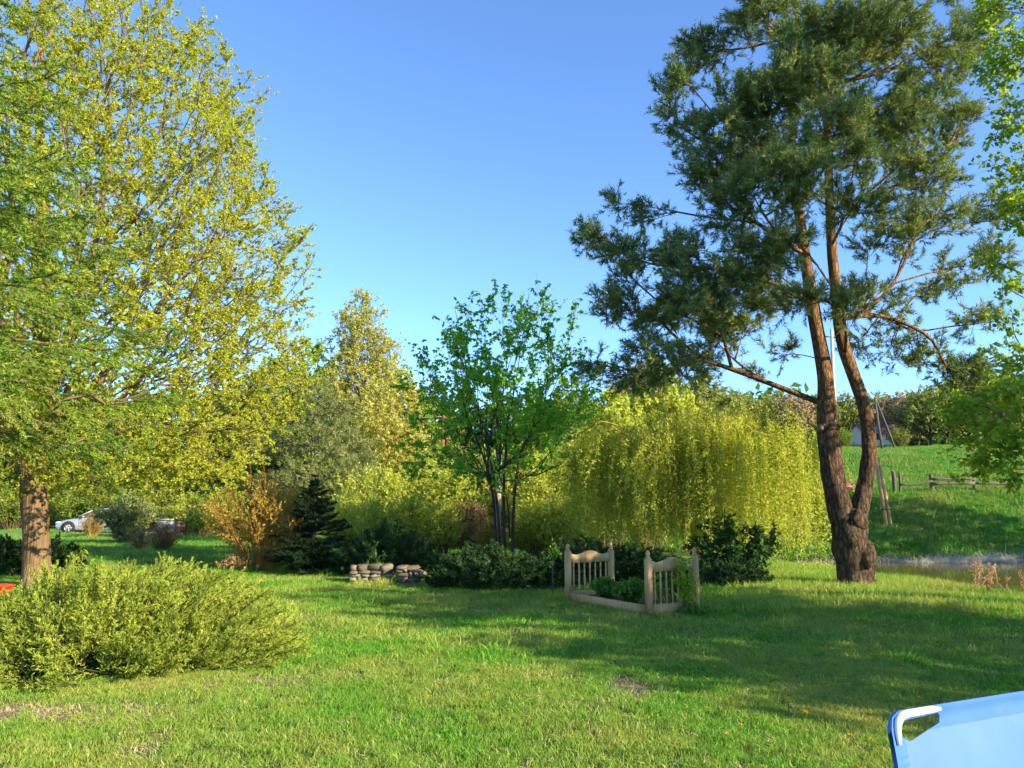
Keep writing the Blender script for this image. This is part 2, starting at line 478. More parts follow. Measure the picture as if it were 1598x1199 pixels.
def limb_mesh(geo, P, par, order, R, r_tip, expo=0.45, rmax=0.2, k=5, thin=3):
    cnt = np.ones(len(P))
    for i in reversed(order):
        cnt[par[i]] += cnt[i]
    rad = np.minimum(r_tip * cnt ** expo, rmax)
    E = np.array(order)
    A = par[E]
    din = np.zeros_like(P)
    din[E] = nrm(P[E] - P[A])
    main = -np.ones(len(P), int)
    best = np.zeros(len(P))
    for i in order:
        if cnt[i] > best[par[i]]:
            best[par[i]] = cnt[i]; main[par[i]] = i
    is_main = (main[A] == E) & (A >= R)
    dA = np.where(is_main[:, None], nrm(din[A] + din[E]), din[E])
    hasmain = main[E] >= 0
    dB = np.where(hasmain[:, None], nrm(din[E] + np.where(hasmain[:, None], din[np.maximum(main[E], 0)], 0)), din[E])
    rA = np.where(is_main, rad[A], rad[E] * 1.12)
    rB = rad[E]
    for big in (True, False):
        m = (rB > 3.2 * r_tip) == big
        if m.any():
            segs(geo, P[A[m]], P[E[m]], rA[m], rB[m], dA[m], dB[m], k if big else thin)
    return rad, cnt

def segs(geo, A, B, ra, rb, dA, dB, k, tint=None):
    n = len(A)
    ref = np.where(np.abs(dA[:, 2:3]) > 0.8, np.array([[1.0, 0.1, 0]]), np.array([[0.1, 0.05, 1.0]]))
    ua = nrm(np.cross(dA, ref)); wa = np.cross(dA, ua)
    ub = nrm(ua - (ua * dB).sum(1, keepdims=True) * dB); wb = np.cross(dB, ub)
    ang = np.arange(k) * 2 * np.pi / k
    c, s = np.cos(ang)[None, :, None], np.sin(ang)[None, :, None]
    VA = A[:, None] + (c * ua[:, None] + s * wa[:, None]) * ra[:, None, None]
    VB = B[:, None] + (c * ub[:, None] + s * wb[:, None]) * rb[:, None, None]
    V = np.concatenate([VA, VB], 1).reshape(-1, 3)
    base = (np.arange(n) * 2 * k)[:, None]
    j = np.arange(k)[None]
    j2 = (j + 1) % k
    Q = np.stack([base + j, base + j2, base + k + j2, base + k + j], -1).reshape(-1, 4)
    geo.add(V, quads=Q, tint=tint)

def rand_dir(rng, n):
    return nrm(rng.normal(size=(n, 3)))

def leaf_quads(geo, rng, P, D, L, W, tint=None, fold=0.18, flat=0.6):
    n = len(P)
    L = np.broadcast_to(L, (n,))[:, None]
    W = np.broadcast_to(W, (n,))[:, None]
    U = nrm(np.cross(D, np.array([0, 0, 1.0])) * flat + rng.normal(size=(n, 3)) * 0.55)
    U = nrm(U - (U * D).sum(1, keepdims=True) * D)
    N = np.cross(U, D)
    mid = P + D * L * 0.45
    V = np.stack([P, mid + U * W / 2 + N * fold * W, P + D * L, mid - U * W / 2 + N * fold * W], 1).reshape(-1, 3)
    Q = np.arange(4 * n).reshape(-1, 4)
    t = rng.random(n) if tint is None else tint
    geo.add(V, quads=Q, tint=np.repeat(t, 4))

def leaf_tris(geo, rng, P, D, L, W, tint, flat=0.6):
    n = len(P)
    U = nrm(np.cross(D, np.array([0, 0, 1.0])) * flat + rng.normal(size=(n, 3)) * 0.55)
    U = nrm(U - (U * D).sum(1, keepdims=True) * D)
    L, W = np.broadcast_to(L, (n,))[:, None], np.broadcast_to(W, (n,))[:, None]
    sk = rng.uniform(0.35, 0.75, (n, 1))
    V = np.stack([P - U * W * 0.15, P + D * L, P + D * L * sk + U * W * 0.85], 1).reshape(-1, 3)
    geo.add(V, tris=np.arange(3 * n).reshape(-1, 3), tint=np.repeat(tint, 3))

def needles(geo, rng, P, D, L, n_per, nl, nw, spread=0.9, tint=None, start=0.0, flatten=0.0):
    """each shoot (P, D, L) gets n_per needles along it"""
    n = len(P)
    t = start + (1 - start) * rng.random((n, n_per, 1))
    L = np.broadcast_to(L, (n,))[:, None, None]
    base = P[:, None] + D[:, None] * L * t
    rd = rng.normal(size=(n, n_per, 3))
    if flatten: rd[..., 2] *= 1 - flatten
    rd = rd - (rd * D[:, None]).sum(-1, keepdims=True) * D[:, None]
    rd = nrm(rd)
    nd = nrm(D[:, None] * (1.0 - 0.35 * rng.random((n, n_per, 1))) + rd * spread)
    side = nrm(np.cross(nd, rng.normal(size=(n, n_per, 3))))
    ln = nl * (0.7 + 0.6 * rng.random((n, n_per, 1)))
    V = np.stack([base - side * nw / 2, base + side * nw / 2, base + nd * ln], 2).reshape(-1, 3)
    T = np.arange(3 * n * n_per).reshape(-1, 3)
    tt = rng.random(n) if tint is None else tint
    tt = np.clip(tt[:, None] + 0.25 * (rng.random((n, n_per)) - 0.5), 0, 1)
    geo.add(V, tris=T, tint=np.repeat(tt.ravel(), 3))

def profile_points(rng, n, prof, shell=0.55, lobes=0.12, seed=0.0):
    """random points in a body of revolution given as [(z, r)]"""
    z = np.array([p[0] for p in prof]); r = np.array([p[1] for p in prof])
    zz = np.linspace(z[0], z[-1], 300)
    w = np.interp(zz, z, r) ** 2 + 0.02
    zs = rng.choice(zz, n, p=w / w.sum()) + rng.uniform(-0.5, 0.5, n) * (z[-1] - z[0]) / 300
    th = rng.uniform(0, 2 * np.pi, n)
    rr = np.interp(zs, z, r) * rng.random(n) ** shell
    rr *= 1 + lobes * (np.sin(th * 3 + zs * 1.1 + seed) + np.sin(th * 5 - zs * 1.7 + seed * 2) * 0.7 + 0.5 * np.sin(th * 9 + zs * 3))
    return np.stack([np.cos(th) * rr, np.sin(th) * rr, zs], 1)

def lobe_points(rng, lobes, dens):
    out = []
    for c, r, w in lobes:
        n = max(int(dens * w * r ** 2.2), 6)
        d = rand_dir(rng, n) * (rng.random((n, 1)) ** 0.45) * r
        d[:, 2] *= 0.72
        out.append(np.asarray(c) + d)
    return np.concatenate(out)

def spawn_twigs(rng, P, par, order, cnt, max_cnt, per, length, up=0.25, out_w=0.7, wild=0.6, keep=None):
    E = np.array([i for i in order if cnt[i] <= max_cnt])
    if keep is not None: E = E[keep(P[E])]
    E = np.repeat(E, per)
    A = P[par[E]]
    t = rng.random((len(E), 1)) * 0.75 + 0.25
    base = A + (P[E] - A) * t
    d = nrm(P[E] - A) * out_w + rng.normal(size=(len(E), 3)) * wild
    d[:, 2] += up
    d = nrm(d)
    L = length * (0.55 + 0.9 * rng.random(len(E)))
    return base, d, L

def trunk_geo(path, rad, k=18, wob=0.06, sub=6, seed=0):
    path, rad = np.asarray(path, float), np.asarray(rad, float)
    t = np.arange(len(path))
    tt = np.linspace(0, len(path) - 1, (len(path) - 1) * sub + 1)
    # Catmull-Rom
    Pm = np.concatenate([2 * path[:1] - path[1:2], path, 2 * path[-1:] - path[-2:-1]])
    out = []
    for s in tt:
        i = min(int(s), len(path) - 2); f = s - i
        a, b, c, d = Pm[i], Pm[i + 1], Pm[i + 2], Pm[i + 3]
        out.append(0.5 * (2 * b + (c - a) * f + (2 * a - 5 * b + 4 * c - d) * f ** 2 + (3 * b - a - 3 * c + d) * f ** 3))
    r = np.interp(tt, t, rad)
    return np.array(out), r

def broadleaf(name, label, base, prof, trunk_r, nodes, leaf_mat_, limb_mat, leaf, twig=(3, 0.35), clusters=2, per=3, warp=0.5, seed=1, bf=0.35,
              group=None, cat='tree', trunk_top=0.55, max_cnt=3, r_tip=0.006, shell=0.5, droop=0.0, stems=None, aspect=0.62, lobes=0.12, trunk_mat=None, twig_up=0.25, low=None, thin=None, tri=False):
    """tree in local coordinates: trunk, limbs, leaves"""
    rng = np.random.default_rng(seed)
    zt = prof[0][0] + (prof[-1][0] - prof[0][0]) * trunk_top
    o = thing(name, label, cat, base, group)
    tg = Geo()
    if stems is None:
        zz = np.linspace(-0.1, zt, 8)
        b = rng.normal(size=(8, 2)) * 0.05 * zt / 6
        b[0] = 0
        stems = [(np.stack([np.cumsum(b[:, 0]), np.cumsum(b[:, 1]), zz], 1), trunk_r * (1 - 0.75 * np.linspace(0, 1, 8)) * np.where(np.arange(8) == 0, 1.25, 1))]
    roots, rpath = [], []
    for pth, rr in stems:
        pp, r2 = trunk_geo(pth, rr)
        tg.tube(pp, r2, 10 if trunk_r < 0.2 else 16, wob=0.05, seed=seed)
        L = np.concatenate([[0], np.cumsum(np.linalg.norm(np.diff(pp, axis=0), axis=1))])
        keep = pp[:, 2] > (min(prof[0][0] * 0.5, 1.2) if low is None else low)
        roots.append(pp[keep][::2]); rpath.append(L[keep][::2])
    roots, rpath = np.concatenate(roots), np.concatenate(rpath)
    pts = profile_points(rng, nodes, prof, shell, lobes, seed)
    def wz(p, s):
        q = p.copy(); q[:, 2] -= s * warp * np.hypot(p[:, 0], p[:, 1]); return q
    P, par, order = grow(wz(roots, 1), rpath, wz(pts, 1), bf)
    P = relax(wz(P, -1), par, order, len(roots))
    g = Geo()
    rad, cnt = limb_mesh(g, P, par, order, len(roots), r_tip, 0.47, trunk_r * 0.55)
    tb, td, tl = spawn_twigs(rng, P, par, order, cnt, max_cnt, twig[0], twig[1], up=twig_up)
    te = tb + td * tl[:, None]
    segs(g, tb, te, np.full(len(tb), r_tip * 0.75), np.full(len(tb), r_tip * 0.4), td, td, 3)
    lg = Geo()
    if thin is not None:
        kp = thin(tb, rng)
        tb, te = tb[kp], te[kp]
    n = len(tb)
    f = rng.random((n, clusters, 1)) * 0.7 + 0.3
    cp = (tb[:, None] + (te - tb)[:, None] * f).reshape(-1, 3)
    cp = np.repeat(cp, per, 0)
    dd = rand_dir(rng, len(cp)); dd[:, 2] = dd[:, 2] * 0.7 - droop; dd = nrm(dd)
    ct = np.clip(np.repeat(rng.random(len(cp) // per), per) * 0.7 + rng.random(len(cp)) * 0.3, 0, 1)
    sz = leaf * (0.6 + 0.8 * rng.random(len(cp)))
    (leaf_tris if tri else leaf_quads)(lg, rng, cp, dd, sz, sz * aspect, ct)
    part(o, 'trunk', tg, trunk_mat or limb_mat, True, world=False)
    part(o, 'limbs', g, limb_mat, False, world=False)
    part(o, 'crown', lg, leaf_mat_, False, world=False)
    return o

def shrub(name, label, base, w, h, leaf_mat_, stem_mat, leaf, n_stem=40, n_leaf=60, seed=1, group=None, arch=0.35, aspect=0.5, cat='shrub', low=0.15, droop=0.0, dy=None):
    """many stems from the ground, leaves along them"""
    rng = np.random.default_rng(seed)
    o = thing(name, label, cat, base, group)
    sg, lg = Geo(), Geo()
    th = rng.uniform(0, 2 * np.pi, n_stem)
    rr = rng.random(n_stem) ** 0.6
    hh = h * (1 - 0.45 * rr ** 2) * rng.uniform(0.75, 1.05, n_stem)
    tip = np.stack([np.cos(th) * rr * w / 2, np.sin(th) * rr * (dy or w) / 2, hh], 1)
    st = np.stack([np.cos(th) * rr * w * 0.10, np.sin(th) * rr * w * 0.10, np.zeros(n_stem) - 0.05], 1)
    mid = st * 0.4 + tip * 0.6
    mid[:, :2] = st[:, :2] + (tip - st)[:, :2] * (0.6 - arch * 0.5)
    mid[:, 2] = hh * (0.62 + arch * 0.2)
    q = np.linspace(0, 1, 6)
    C = ((1 - q) ** 2)[None, :, None] * st[:, None] + (2 * q * (1 - q))[None, :, None] * (2 * mid - 0.5 * (st + tip))[:, None] + (q ** 2)[None, :, None] * tip[:, None]
    r0 = 0.012 * (h / 2) ** 0.5
    for s in range(5):
        d = nrm(C[:, s + 1] - C[:, s])
        segs(sg, C[:, s], C[:, s + 1], np.full(n_stem, r0 * (1 - s / 5.5)), np.full(n_stem, r0 * (1 - (s + 1) / 5.5)), d, d, 4)
    # side twigs
    m = 8
    f = rng.uniform(low + 0.1, 0.95, (n_stem, m))
    idx = np.minimum((f * 5).astype(int), 4); ff = f * 5 - idx
    ar = np.arange(n_stem)[:, None]
    tb = (C[ar, idx] * (1 - ff[..., None]) + C[ar, idx + 1] * ff[..., None]).reshape(-1, 3)
    ax = nrm(C[ar, idx + 1] - C[ar, idx]).reshape(-1, 3)
    td = nrm(ax * 0.7 + rng.normal(size=tb.shape) * 0.6 + np.array([0, 0, 0.15 - droop]))
    tl = h * 0.16 * rng.uniform(0.5, 1.3, len(tb))
    segs(sg, tb, tb + td * tl[:, None], np.full(len(tb), r0 * 0.4), np.full(len(tb), r0 * 0.2), td, td, 3)
    k = max(n_leaf // m, 1)
    u = rng.random((len(tb), k, 1))
    lp = (tb[:, None] + td[:, None] * tl[:, None, None] * u).reshape(-1, 3)
    ld = rand_dir(rng, len(lp)) + np.repeat(td, k, 0) * 0.7
    ld[:, 2] -= droop
    sz = leaf * rng.uniform(0.6, 1.4, len(lp))
    tint = np.clip(np.repeat(rng.random(len(tb)), k) * 0.6 + rng.random(len(lp)) * 0.4, 0, 1)
    leaf_quads(lg, rng, lp, nrm(ld), sz, sz * aspect, tint)
    part(o, 'stems', sg, stem_mat, False, world=False)
    part(o, 'foliage', lg, leaf_mat_, False, world=False)
    return o

def juniper(name, label, base, rx, ry, h, mat, seed, boughs=300, per=14, blade=0.045, bw=0.012, length=0.62, dens=9, core_mat=None, prof=None):
    """spreading juniper: arching plumes, each carrying feathery sprays that grow smaller to its tip"""
    rng = np.random.default_rng(seed)
    o = thing(name, label, 'shrub', base)
    def top(x, y):
        q = np.clip(1 - (x / rx) ** 2 - (y / ry) ** 2, 0, 1)
        t = h * q ** 0.5 * (1 + 0.12 * np.sin(x * 2.6 + seed) * np.cos(y * 2.9) + 0.08 * np.sin(x * 5.3 + 2) * np.sin(y * 4.9 + seed))
        return t if prof is None else t * prof(x)
    n = boughs
    th = rng.uniform(0, 2 * np.pi, n)
    rr = np.sqrt(rng.uniform(0.0, 1.0, n))
    x, y = np.cos(th) * rr * rx, np.sin(th) * rr * ry
    tip = np.stack([x, y, np.maximum(top(x, y), 0.06) * rng.uniform(0.72, 1.12, n)], 1)
    D = np.stack([x / rx, y / ry, 0.55 + 0.45 * (1 - rr)], 1) + rng.normal(size=(n, 3)) * 0.25
    D[:, 2] = np.maximum(D[:, 2], 0.25)
    D = nrm(D)
    L = length * rng.uniform(0.75, 1.3, n)
    st = tip - D * L[:, None]
    st[:, 2] = np.maximum(st[:, 2], 0.02)
    D = nrm(tip - st); L = np.linalg.norm(tip - st, axis=1)
    g, sg = Geo(), Geo()
    tint = rng.random(n)
    t = (np.linspace(0.12, 0.97, per)[None] + rng.normal(size=(n, per)) * 0.03)[..., None]
    bend = np.array([0, 0, 1.0]) * (t ** 2 - t) * 0.15 * L[:, None, None]
    bp = st[:, None] + D[:, None] * L[:, None, None] * t + bend
    rd = nrm(rng.normal(size=(n, per, 3)))
    bd = nrm(D[:, None] + rd * 0.62 + np.array([0, 0, 0.12]))
    bl = L[:, None] * (0.36 * (1.08 - t[..., 0]) + 0.05) * rng.uniform(0.7, 1.25, (n, per))
    segs(sg, st, tip, np.full(n, 0.009), np.full(n, 0.003), D, D, 3)
    tt = np.clip(np.repeat(tint, per) + rng.normal(size=n * per) * 0.12, 0, 1)
    BP, BD, BL = bp.reshape(-1, 3), bd.reshape(-1, 3), bl.ravel()
    for k in range(2):                                   # each spray forks once
        f = (0.0, 0.45)[k]
        d2 = BD if k == 0 else nrm(BD + rng.normal(size=BD.shape) * 0.4)
        needles(g, rng, BP + BD * (BL * f)[:, None], d2, BL * (1.0, 0.6)[k], dens if k == 0 else max(dens * 2 // 3, 3), blade, bw, 0.5, tt)
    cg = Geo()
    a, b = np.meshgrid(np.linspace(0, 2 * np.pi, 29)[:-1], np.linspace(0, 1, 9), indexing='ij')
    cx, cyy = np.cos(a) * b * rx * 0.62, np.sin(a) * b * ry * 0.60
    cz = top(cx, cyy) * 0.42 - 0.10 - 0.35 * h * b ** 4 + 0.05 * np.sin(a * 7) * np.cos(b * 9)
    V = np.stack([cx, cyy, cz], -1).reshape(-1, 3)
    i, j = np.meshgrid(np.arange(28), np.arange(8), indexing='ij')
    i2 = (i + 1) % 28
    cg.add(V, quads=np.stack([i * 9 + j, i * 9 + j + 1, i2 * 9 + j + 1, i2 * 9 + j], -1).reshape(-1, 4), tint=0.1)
    part(o, 'foliage', g, mat, world=False)
    part(o, 'stems', sg, M_BARK_DARK, world=False)
    part(o, 'inner_growth', cg, core_mat or M_JUN_DARK, True, world=False)
    return o

def conifer(name, label, base, H, R, mat, bark, seed, whorls=26, per=9, z0=0.1, nl=0.04, nw=0.01, dens=26, droop=0.25, keep=None, trunk_r=0.12, step=0.09, power=0.85, side=0.42, jit=0.03):
    """spruce or fir with whorled boughs, each with flat side twigs"""
    rng = np.random.default_rng(seed)
    o = thing(name, label, 'tree', base)
    tg, bg, ng = Geo(), Geo(), Geo()
    zz = np.linspace(-0.1, H, 10)
    tg.tube(np.stack([0.02 * np.sin(zz), 0.02 * np.cos(zz * 1.3), zz], 1), trunk_r * (1 - 0.93 * (np.clip(zz, 0, H) / H)), 12, wob=0.04)
    SP, SD, SL = [], [], []
    A, B, ra, rb = [], [], [], []
    for w in range(whorls):
        f = w / whorls
        zw = z0 + (H - z0) * (1 - (1 - f) ** 1.05) 
        L0 = R * (1 - f) ** power
        for b in range(per):
            th = 2 * np.pi * (b + rng.random() * 0.9) / per + w * 0.7
            z = zw + rng.normal() * jit
            L = L0 * rng.uniform(0.7, 1.12) if jit < 0.05 else L0 * rng.uniform(0.5, 1.2)
            if L < 0.06: continue
            n = max(int(L / step), 3)
            s = np.linspace(0, 1, n + 1)
            out = np.array([np.cos(th), np.sin(th), 0])
            zc = z + L * (0.12 * s - droop * s ** 1.6 + droop * 0.55 * s ** 4) + 0.25 * f * L * s
            pts = out[None] * (L * s)[:, None] * (1 - 0.06 * s[:, None]) + np.stack([np.zeros(n + 1), np.zeros(n + 1), zc], 1)
            pts += rng.normal(size=pts.shape) * 0.012 * L
            if keep is not None and not keep(pts[-1], rng): continue
            A.append(pts[:-1]); B.append(pts[1:])
            r0 = 0.006 + 0.010 * L
            ra.append(r0 * (1 - 0.85 * s[:-1])); rb.append(r0 * (1 - 0.85 * s[1:]))
            ax = nrm(np.gradient(pts, axis=0))
            lat = np.cross(ax, (0, 0, 1.0)); lat = nrm(lat)
            for sg_ in (-1, 1):
                q = np.arange(1, n + 1)
                tl = side * L ** 0.7 * (1 - s[q] ** 2 * 0.75) * np.minimum(1, s[q] * 3 + 0.25) * rng.uniform(0.6, 1.15, len(q))
                dirn = nrm(ax[q] * 0.85 + lat[q] * sg_ * 0.75 + rng.normal(size=(len(q), 3)) * 0.14 + np.array([0, 0, -droop * 0.6]))
                SP.append(pts[q]); SD.append(dirn); SL.append(tl)
                # second order twiglets
                for fr in (0.35, 0.65):
                    d2 = nrm(dirn + lat[q] * sg_ * -0.5 * (1 if fr > 0.5 else -0.8) + rng.normal(size=(len(q), 3)) * 0.25 + np.array([0, 0, -droop * 0.5]))
                    SP.append(pts[q] + dirn * (tl * fr)[:, None]); SD.append(d2); SL.append(tl * 0.5)
            SP.append(pts[:-1]); SD.append(ax[:-1]); SL.append(np.full(n, L / n * 1.2))
    A, B = np.concatenate(A), np.concatenate(B)
    d = nrm(B - A)
    segs(bg, A, B, np.concatenate(ra), np.concatenate(rb), d, d, 4)
    SP, SD, SL = np.concatenate(SP), np.concatenate(SD), np.concatenate(SL)
    m = SL > 0.03
    SP, SD, SL = SP[m], SD[m], SL[m]
    segs(bg, SP, SP + SD * SL[:, None], np.full(len(SP), 0.004), np.full(len(SP), 0.002), SD, SD, 3)
    tn = rng.random(len(SP))
    for lo, hi in ((0, 0.12), (0.12, 0.24), (0.24, 0.4), (0.4, 9)):
        m = (SL >= lo) & (SL < hi)
        if m.any():
            needles(ng, rng, SP[m], SD[m], SL[m], max(int(dens * min(max(SL[m].mean(), 0.08), 0.6) / 0.2), 5), nl, nw, 0.95, tn[m], 0.0, 0.3)
    part(o, 'trunk', tg, bark, True, world=False)
    part(o, 'boughs', bg, bark, world=False)
    part(o, 'crown', ng, mat, world=False)
    return o

# ------------------------------------------------------------------ the ground, the pond, the lane
def bare(x, y):
    """worn soil patches of the lawn"""
    b = 1.0 * sstep(1.0, 0.45, np.hypot((x + 4.3) / 2.0, (y - 6.5 - 0.03 * x) / 0.46)) 
    b = np.maximum(b, 0.95 * sstep(1.0, 0.3, np.hypot((x - 1.05) / 0.36, (y - 7.25) / 0.62)))
    b = np.maximum(b, 0.75 * sstep(1.0, 0.2, np.hypot((x + 0.55) / 0.85, (y - 12.3) / 0.8)))
    b = np.maximum(b, 0.7 * sstep(1.0, 0.3, np.hypot((x + 3.0) / 0.5, (y - 11.6) / 0.6)))
    b = np.maximum(b, 0.8 * sstep(1.0, 0.3, np.hypot((x + 2.5) / 0.22, (y - 5.6) / 0.4)))
    b = np.maximum(b, 0.75 * sstep(1.0, 0.2, np.hypot((x + 2.2) / 0.9, (y - 7.4) / 0.5)))
    return b * (0.75 + 0.25 * wave(x, y, 7.0, 1))

def axis_grid(lo, hi, step, far, growth=1.22):
    a = list(np.arange(lo, hi + 1e-6, step))
    s = step
    while a[-1] < far:
        s *= growth; a.append(a[-1] + s)
    s = step
    while a[0] > -far:
        s *= growth; a.insert(0, a[0] - s)
    return np.array(a)

gx, gy = axis_grid(-9, 22, 0.3, 1500), axis_grid(0.0, 42, 0.3, 1500)
X, Y = np.meshgrid(gx, gy, indexing='ij')
Z = height(X, Y)
nx, ny = X.shape
i, j = np.meshgrid(np.arange(nx - 1), np.arange(ny - 1), indexing='ij')
gq = np.stack([i * ny + j, (i + 1) * ny + j, (i + 1) * ny + j + 1, i * ny + j + 1], -1).reshape(-1, 4)
gme = make_mesh('ground', np.stack([X, Y, Z], -1).reshape(-1, 3), quads=gq, tint=np.clip(bare(X, Y), 0, 1).ravel(), smooth=True)
ground = part(None, 'ground', gme, M_SOIL)
ground['kind'] = 'structure'

wg = Geo()
wx, wy = np.linspace(6.4, 30, 40), np.linspace(7.0, 32.2, 30)
WX, WY = np.meshgrid(wx, wy, indexing='ij')
i, j = np.meshgrid(np.arange(39), np.arange(29), indexing='ij')
wg.add(np.stack([WX, WY, np.full(WX.shape, WATER_Z)], -1).reshape(-1, 3), quads=np.stack([i * 30 + j, (i + 1) * 30 + j, (i + 1) * 30 + j + 1, i * 30 + j + 1], -1).reshape(-1, 4))
pond = part(None, 'pond_water', wg, M_WATER, True)
pond['kind'] = 'structure'

M_ASPHALT = plain_mat('asphalt', (0.16, 0.155, 0.15), 0.9, var=0.2, scale=3, bump=0.3)
rg = Geo()
rx = np.linspace(-75, 1.5, 120)
ry0, ry1 = 45.2 + 0.4 * np.sin(rx * 0.08), 49.0 + 0.4 * np.sin(rx * 0.08)
row = lambda yy, dz: np.stack([rx, yy, np.maximum(height(rx, yy), 0) * 0 + height(rx, 47 + 0 * rx) + dz], 1)
RV = np.concatenate([row(ry0 - 0.25, -0.12), row(ry0, 0.05), row(ry1, 0.05), row(ry1 + 0.25, -0.12)])
n = len(rx)
rq = [(k * n + q, k * n + q + 1, (k + 1) * n + q + 1, (k + 1) * n + q) for k in range(3) for q in range(n - 1)]
rg.add(RV, quads=rq)
road = part(None, 'lane', rg, M_ASPHALT)
road['kind'] = 'structure'

# ------------------------------------------------------------------ grass
def grass_clump(name, mat, rng, blades, rad, h, w, lean=0.35, seg=3):
    g = Geo()
    n = blades
    a, r = rng.uniform(0, 2 * np.pi, n), rad * np.sqrt(rng.random(n))
    b = np.stack([np.cos(a) * r, np.sin(a) * r, np.full(n, -0.01)], 1)
    d = rng.normal(size=(n, 3)) * lean; d[:, 2] = 1; d = nrm(d)
    bend = rng.normal(size=(n, 3)) * lean * 1.2; bend[:, 2] = -np.abs(bend[:, 2]) * 0.6
    hh = h * rng.uniform(0.5, 1.15, n)
    side = nrm(np.cross(d, rng.normal(size=(n, 3))))
    p1 = b + d * (hh * 0.55)[:, None]
    p2 = b + d * hh[:, None] + bend * (hh * 0.6)[:, None]
    ww = (w * rng.uniform(0.6, 1.3, n))[:, None]
    V = np.stack([b - side * ww / 2, b + side * ww / 2, p1 + side * ww * 0.4, p1 - side * ww * 0.4, p2], 1).reshape(-1, 3)
    o5 = (np.arange(n) * 5)[:, None]
    g.add(V, tris=o5 + np.array([[3, 2, 4]]), quads=o5 + np.array([[0, 1, 2, 3]]), tint=np.repeat(rng.random(n), 5))
    me = g.mesh(name)
    me.materials.append(mat)
    return bpy.data.objects.new(name, me)

def scatter(name, label, pts, src, rng, smin, smax, cat='grass', tilt=0.12):
    """points carrying rotation and scale; a node modifier puts a tuft on each"""
    me = bpy.data.meshes.new(name)
    n = len(pts)
    me.vertices.add(n)
    me.vertices.foreach_set('co', np.ascontiguousarray(pts, np.float32).ravel())
    a = me.attributes.new('rot', 'FLOAT_VECTOR', 'POINT')
    rot = np.stack([rng.normal(size=n) * tilt, rng.normal(size=n) * tilt, rng.uniform(0, 6.283, n)], 1)
    a.data.foreach_set('vector', rot.astype(np.float32).ravel())
    a = me.attributes.new('sc', 'FLOAT', 'POINT')
    a.data.foreach_set('value', rng.uniform(smin, smax, n).astype(np.float32))
    o = bpy.data.objects.new(name, me)
    COL.objects.link(o)
    me.materials.append(src.data.materials[0])
    ng = bpy.data.node_groups.new(name + '_nodes', 'GeometryNodeTree')
    ng.interface.new_socket('Geometry', in_out='INPUT', socket_type='NodeSocketGeometry')
    ng.interface.new_socket('Geometry', in_out='OUTPUT', socket_type='NodeSocketGeometry')
    N, L = ng.nodes, ng.links
    gi, go = N.new('NodeGroupInput'), N.new('NodeGroupOutput')
    m2p = N.new('GeometryNodeMeshToPoints')
    iop = N.new('GeometryNodeInstanceOnPoints')
    oi = N.new('GeometryNodeObjectInfo'); oi.inputs['Object'].default_value = src
    ar = N.new('GeometryNodeInputNamedAttribute'); ar.data_type = 'FLOAT_VECTOR'; ar.inputs[0].default_value = 'rot'
    asc = N.new('GeometryNodeInputNamedAttribute'); asc.data_type = 'FLOAT'; asc.inputs[0].default_value = 'sc'
    L.new(gi.outputs[0], m2p.inputs[0]); L.new(m2p.outputs[0], iop.inputs['Points']); L.new(oi.outputs['Geometry'], iop.inputs['Instance'])
    L.new(ar.outputs[0], iop.inputs['Rotation']); L.new(asc.outputs[0], iop.inputs['Scale']); L.new(iop.outputs[0], go.inputs[0])
    md = o.modifiers.new('tufts', 'NODES'); md.node_group = ng
    o['kind'], o['label'], o['category'] = 'stuff', label, cat
    return o

def in_view(x, y, margin=1.18):
    return np.abs(x) < 0.662 * y * margin + 0.6

def field_points(rng, n, x0, x1, y0, y1, ok, keep_power=0.0):
    x, y = rng.uniform(x0, x1, n), rng.uniform(y0, y1, n)
    m = in_view(x, y) & ok(x, y)
    x, y = x[m], y[m]
    return np.stack([x, y, height(x, y)], 1)

rngG = np.random.default_rng(11)
LAWN = [(0.05, 0.225, 0.014), (0.095, 0.33, 0.02), (0.20, 0.43, 0.03), (0.44, 0.47, 0.08)]
M_GRASS = grass_mat('lawn_blade', LAWN, (0.50, 0.44, 0.10), 0.72, 0.5)
M_MEADOW = grass_mat('meadow_blade', [(0.05, 0.22, 0.018), (0.10, 0.33, 0.028), (0.22, 0.42, 0.045)], (0.34, 0.36, 0.07), 0.75, 0.32)
M_STRAW = grass_mat('straw_blade', [(0.42, 0.33, 0.16), (0.54, 0.44, 0.25), (0.34, 0.33, 0.11)], (0.42, 0.33, 0.18), 0.4, 0.8, 0.2)
M_REED = grass_mat('pale_reed_blade', [(0.55, 0.53, 0.47), (0.70, 0.68, 0.62), (0.44, 0.44, 0.30)], (0.42, 0.38, 0.28), 0.4, 0.8, 0.2)
near_ok = lambda x, y: (x < pond_edge(y) + 0.25) & (rngG.random(len(x)) > bare(x, y) * 1.15)
c1 = grass_clump('short_tuft', M_GRASS, rngG, 46, 0.075, 0.055, 0.0042)
c2 = grass_clump('lawn_tuft', M_GRASS, rngG, 46, 0.15, 0.085, 0.0075)
c3 = grass_clump('tall_tuft', M_GRASS, rngG, 34, 0.12, 0.20, 0.009)
c4 = grass_clump('meadow_tuft', M_MEADOW, rngG, 40, 0.30, 0.30, 0.022, 0.4)
c5 = grass_clump('straw_tuft', M_STRAW, rngG, 26, 0.09, 0.05, 0.005, 0.7)
c6 = grass_clump('reed_tuft', M_REED, rngG, 40, 0.22, 0.55, 0.02, 0.45)
scatter('lawn_grass', 'mown green lawn grass in the foreground', field_points(rngG, 26000, -8, 8, 3.6, 9.5, near_ok), c1, rngG, 0.7, 1.4)
scatter('lawn_grass', 'green lawn grass running back to the bushes', field_points(rngG, 34000, -16, 10, 8.5, 25, near_ok), c2, rngG, 0.6, 1.3)
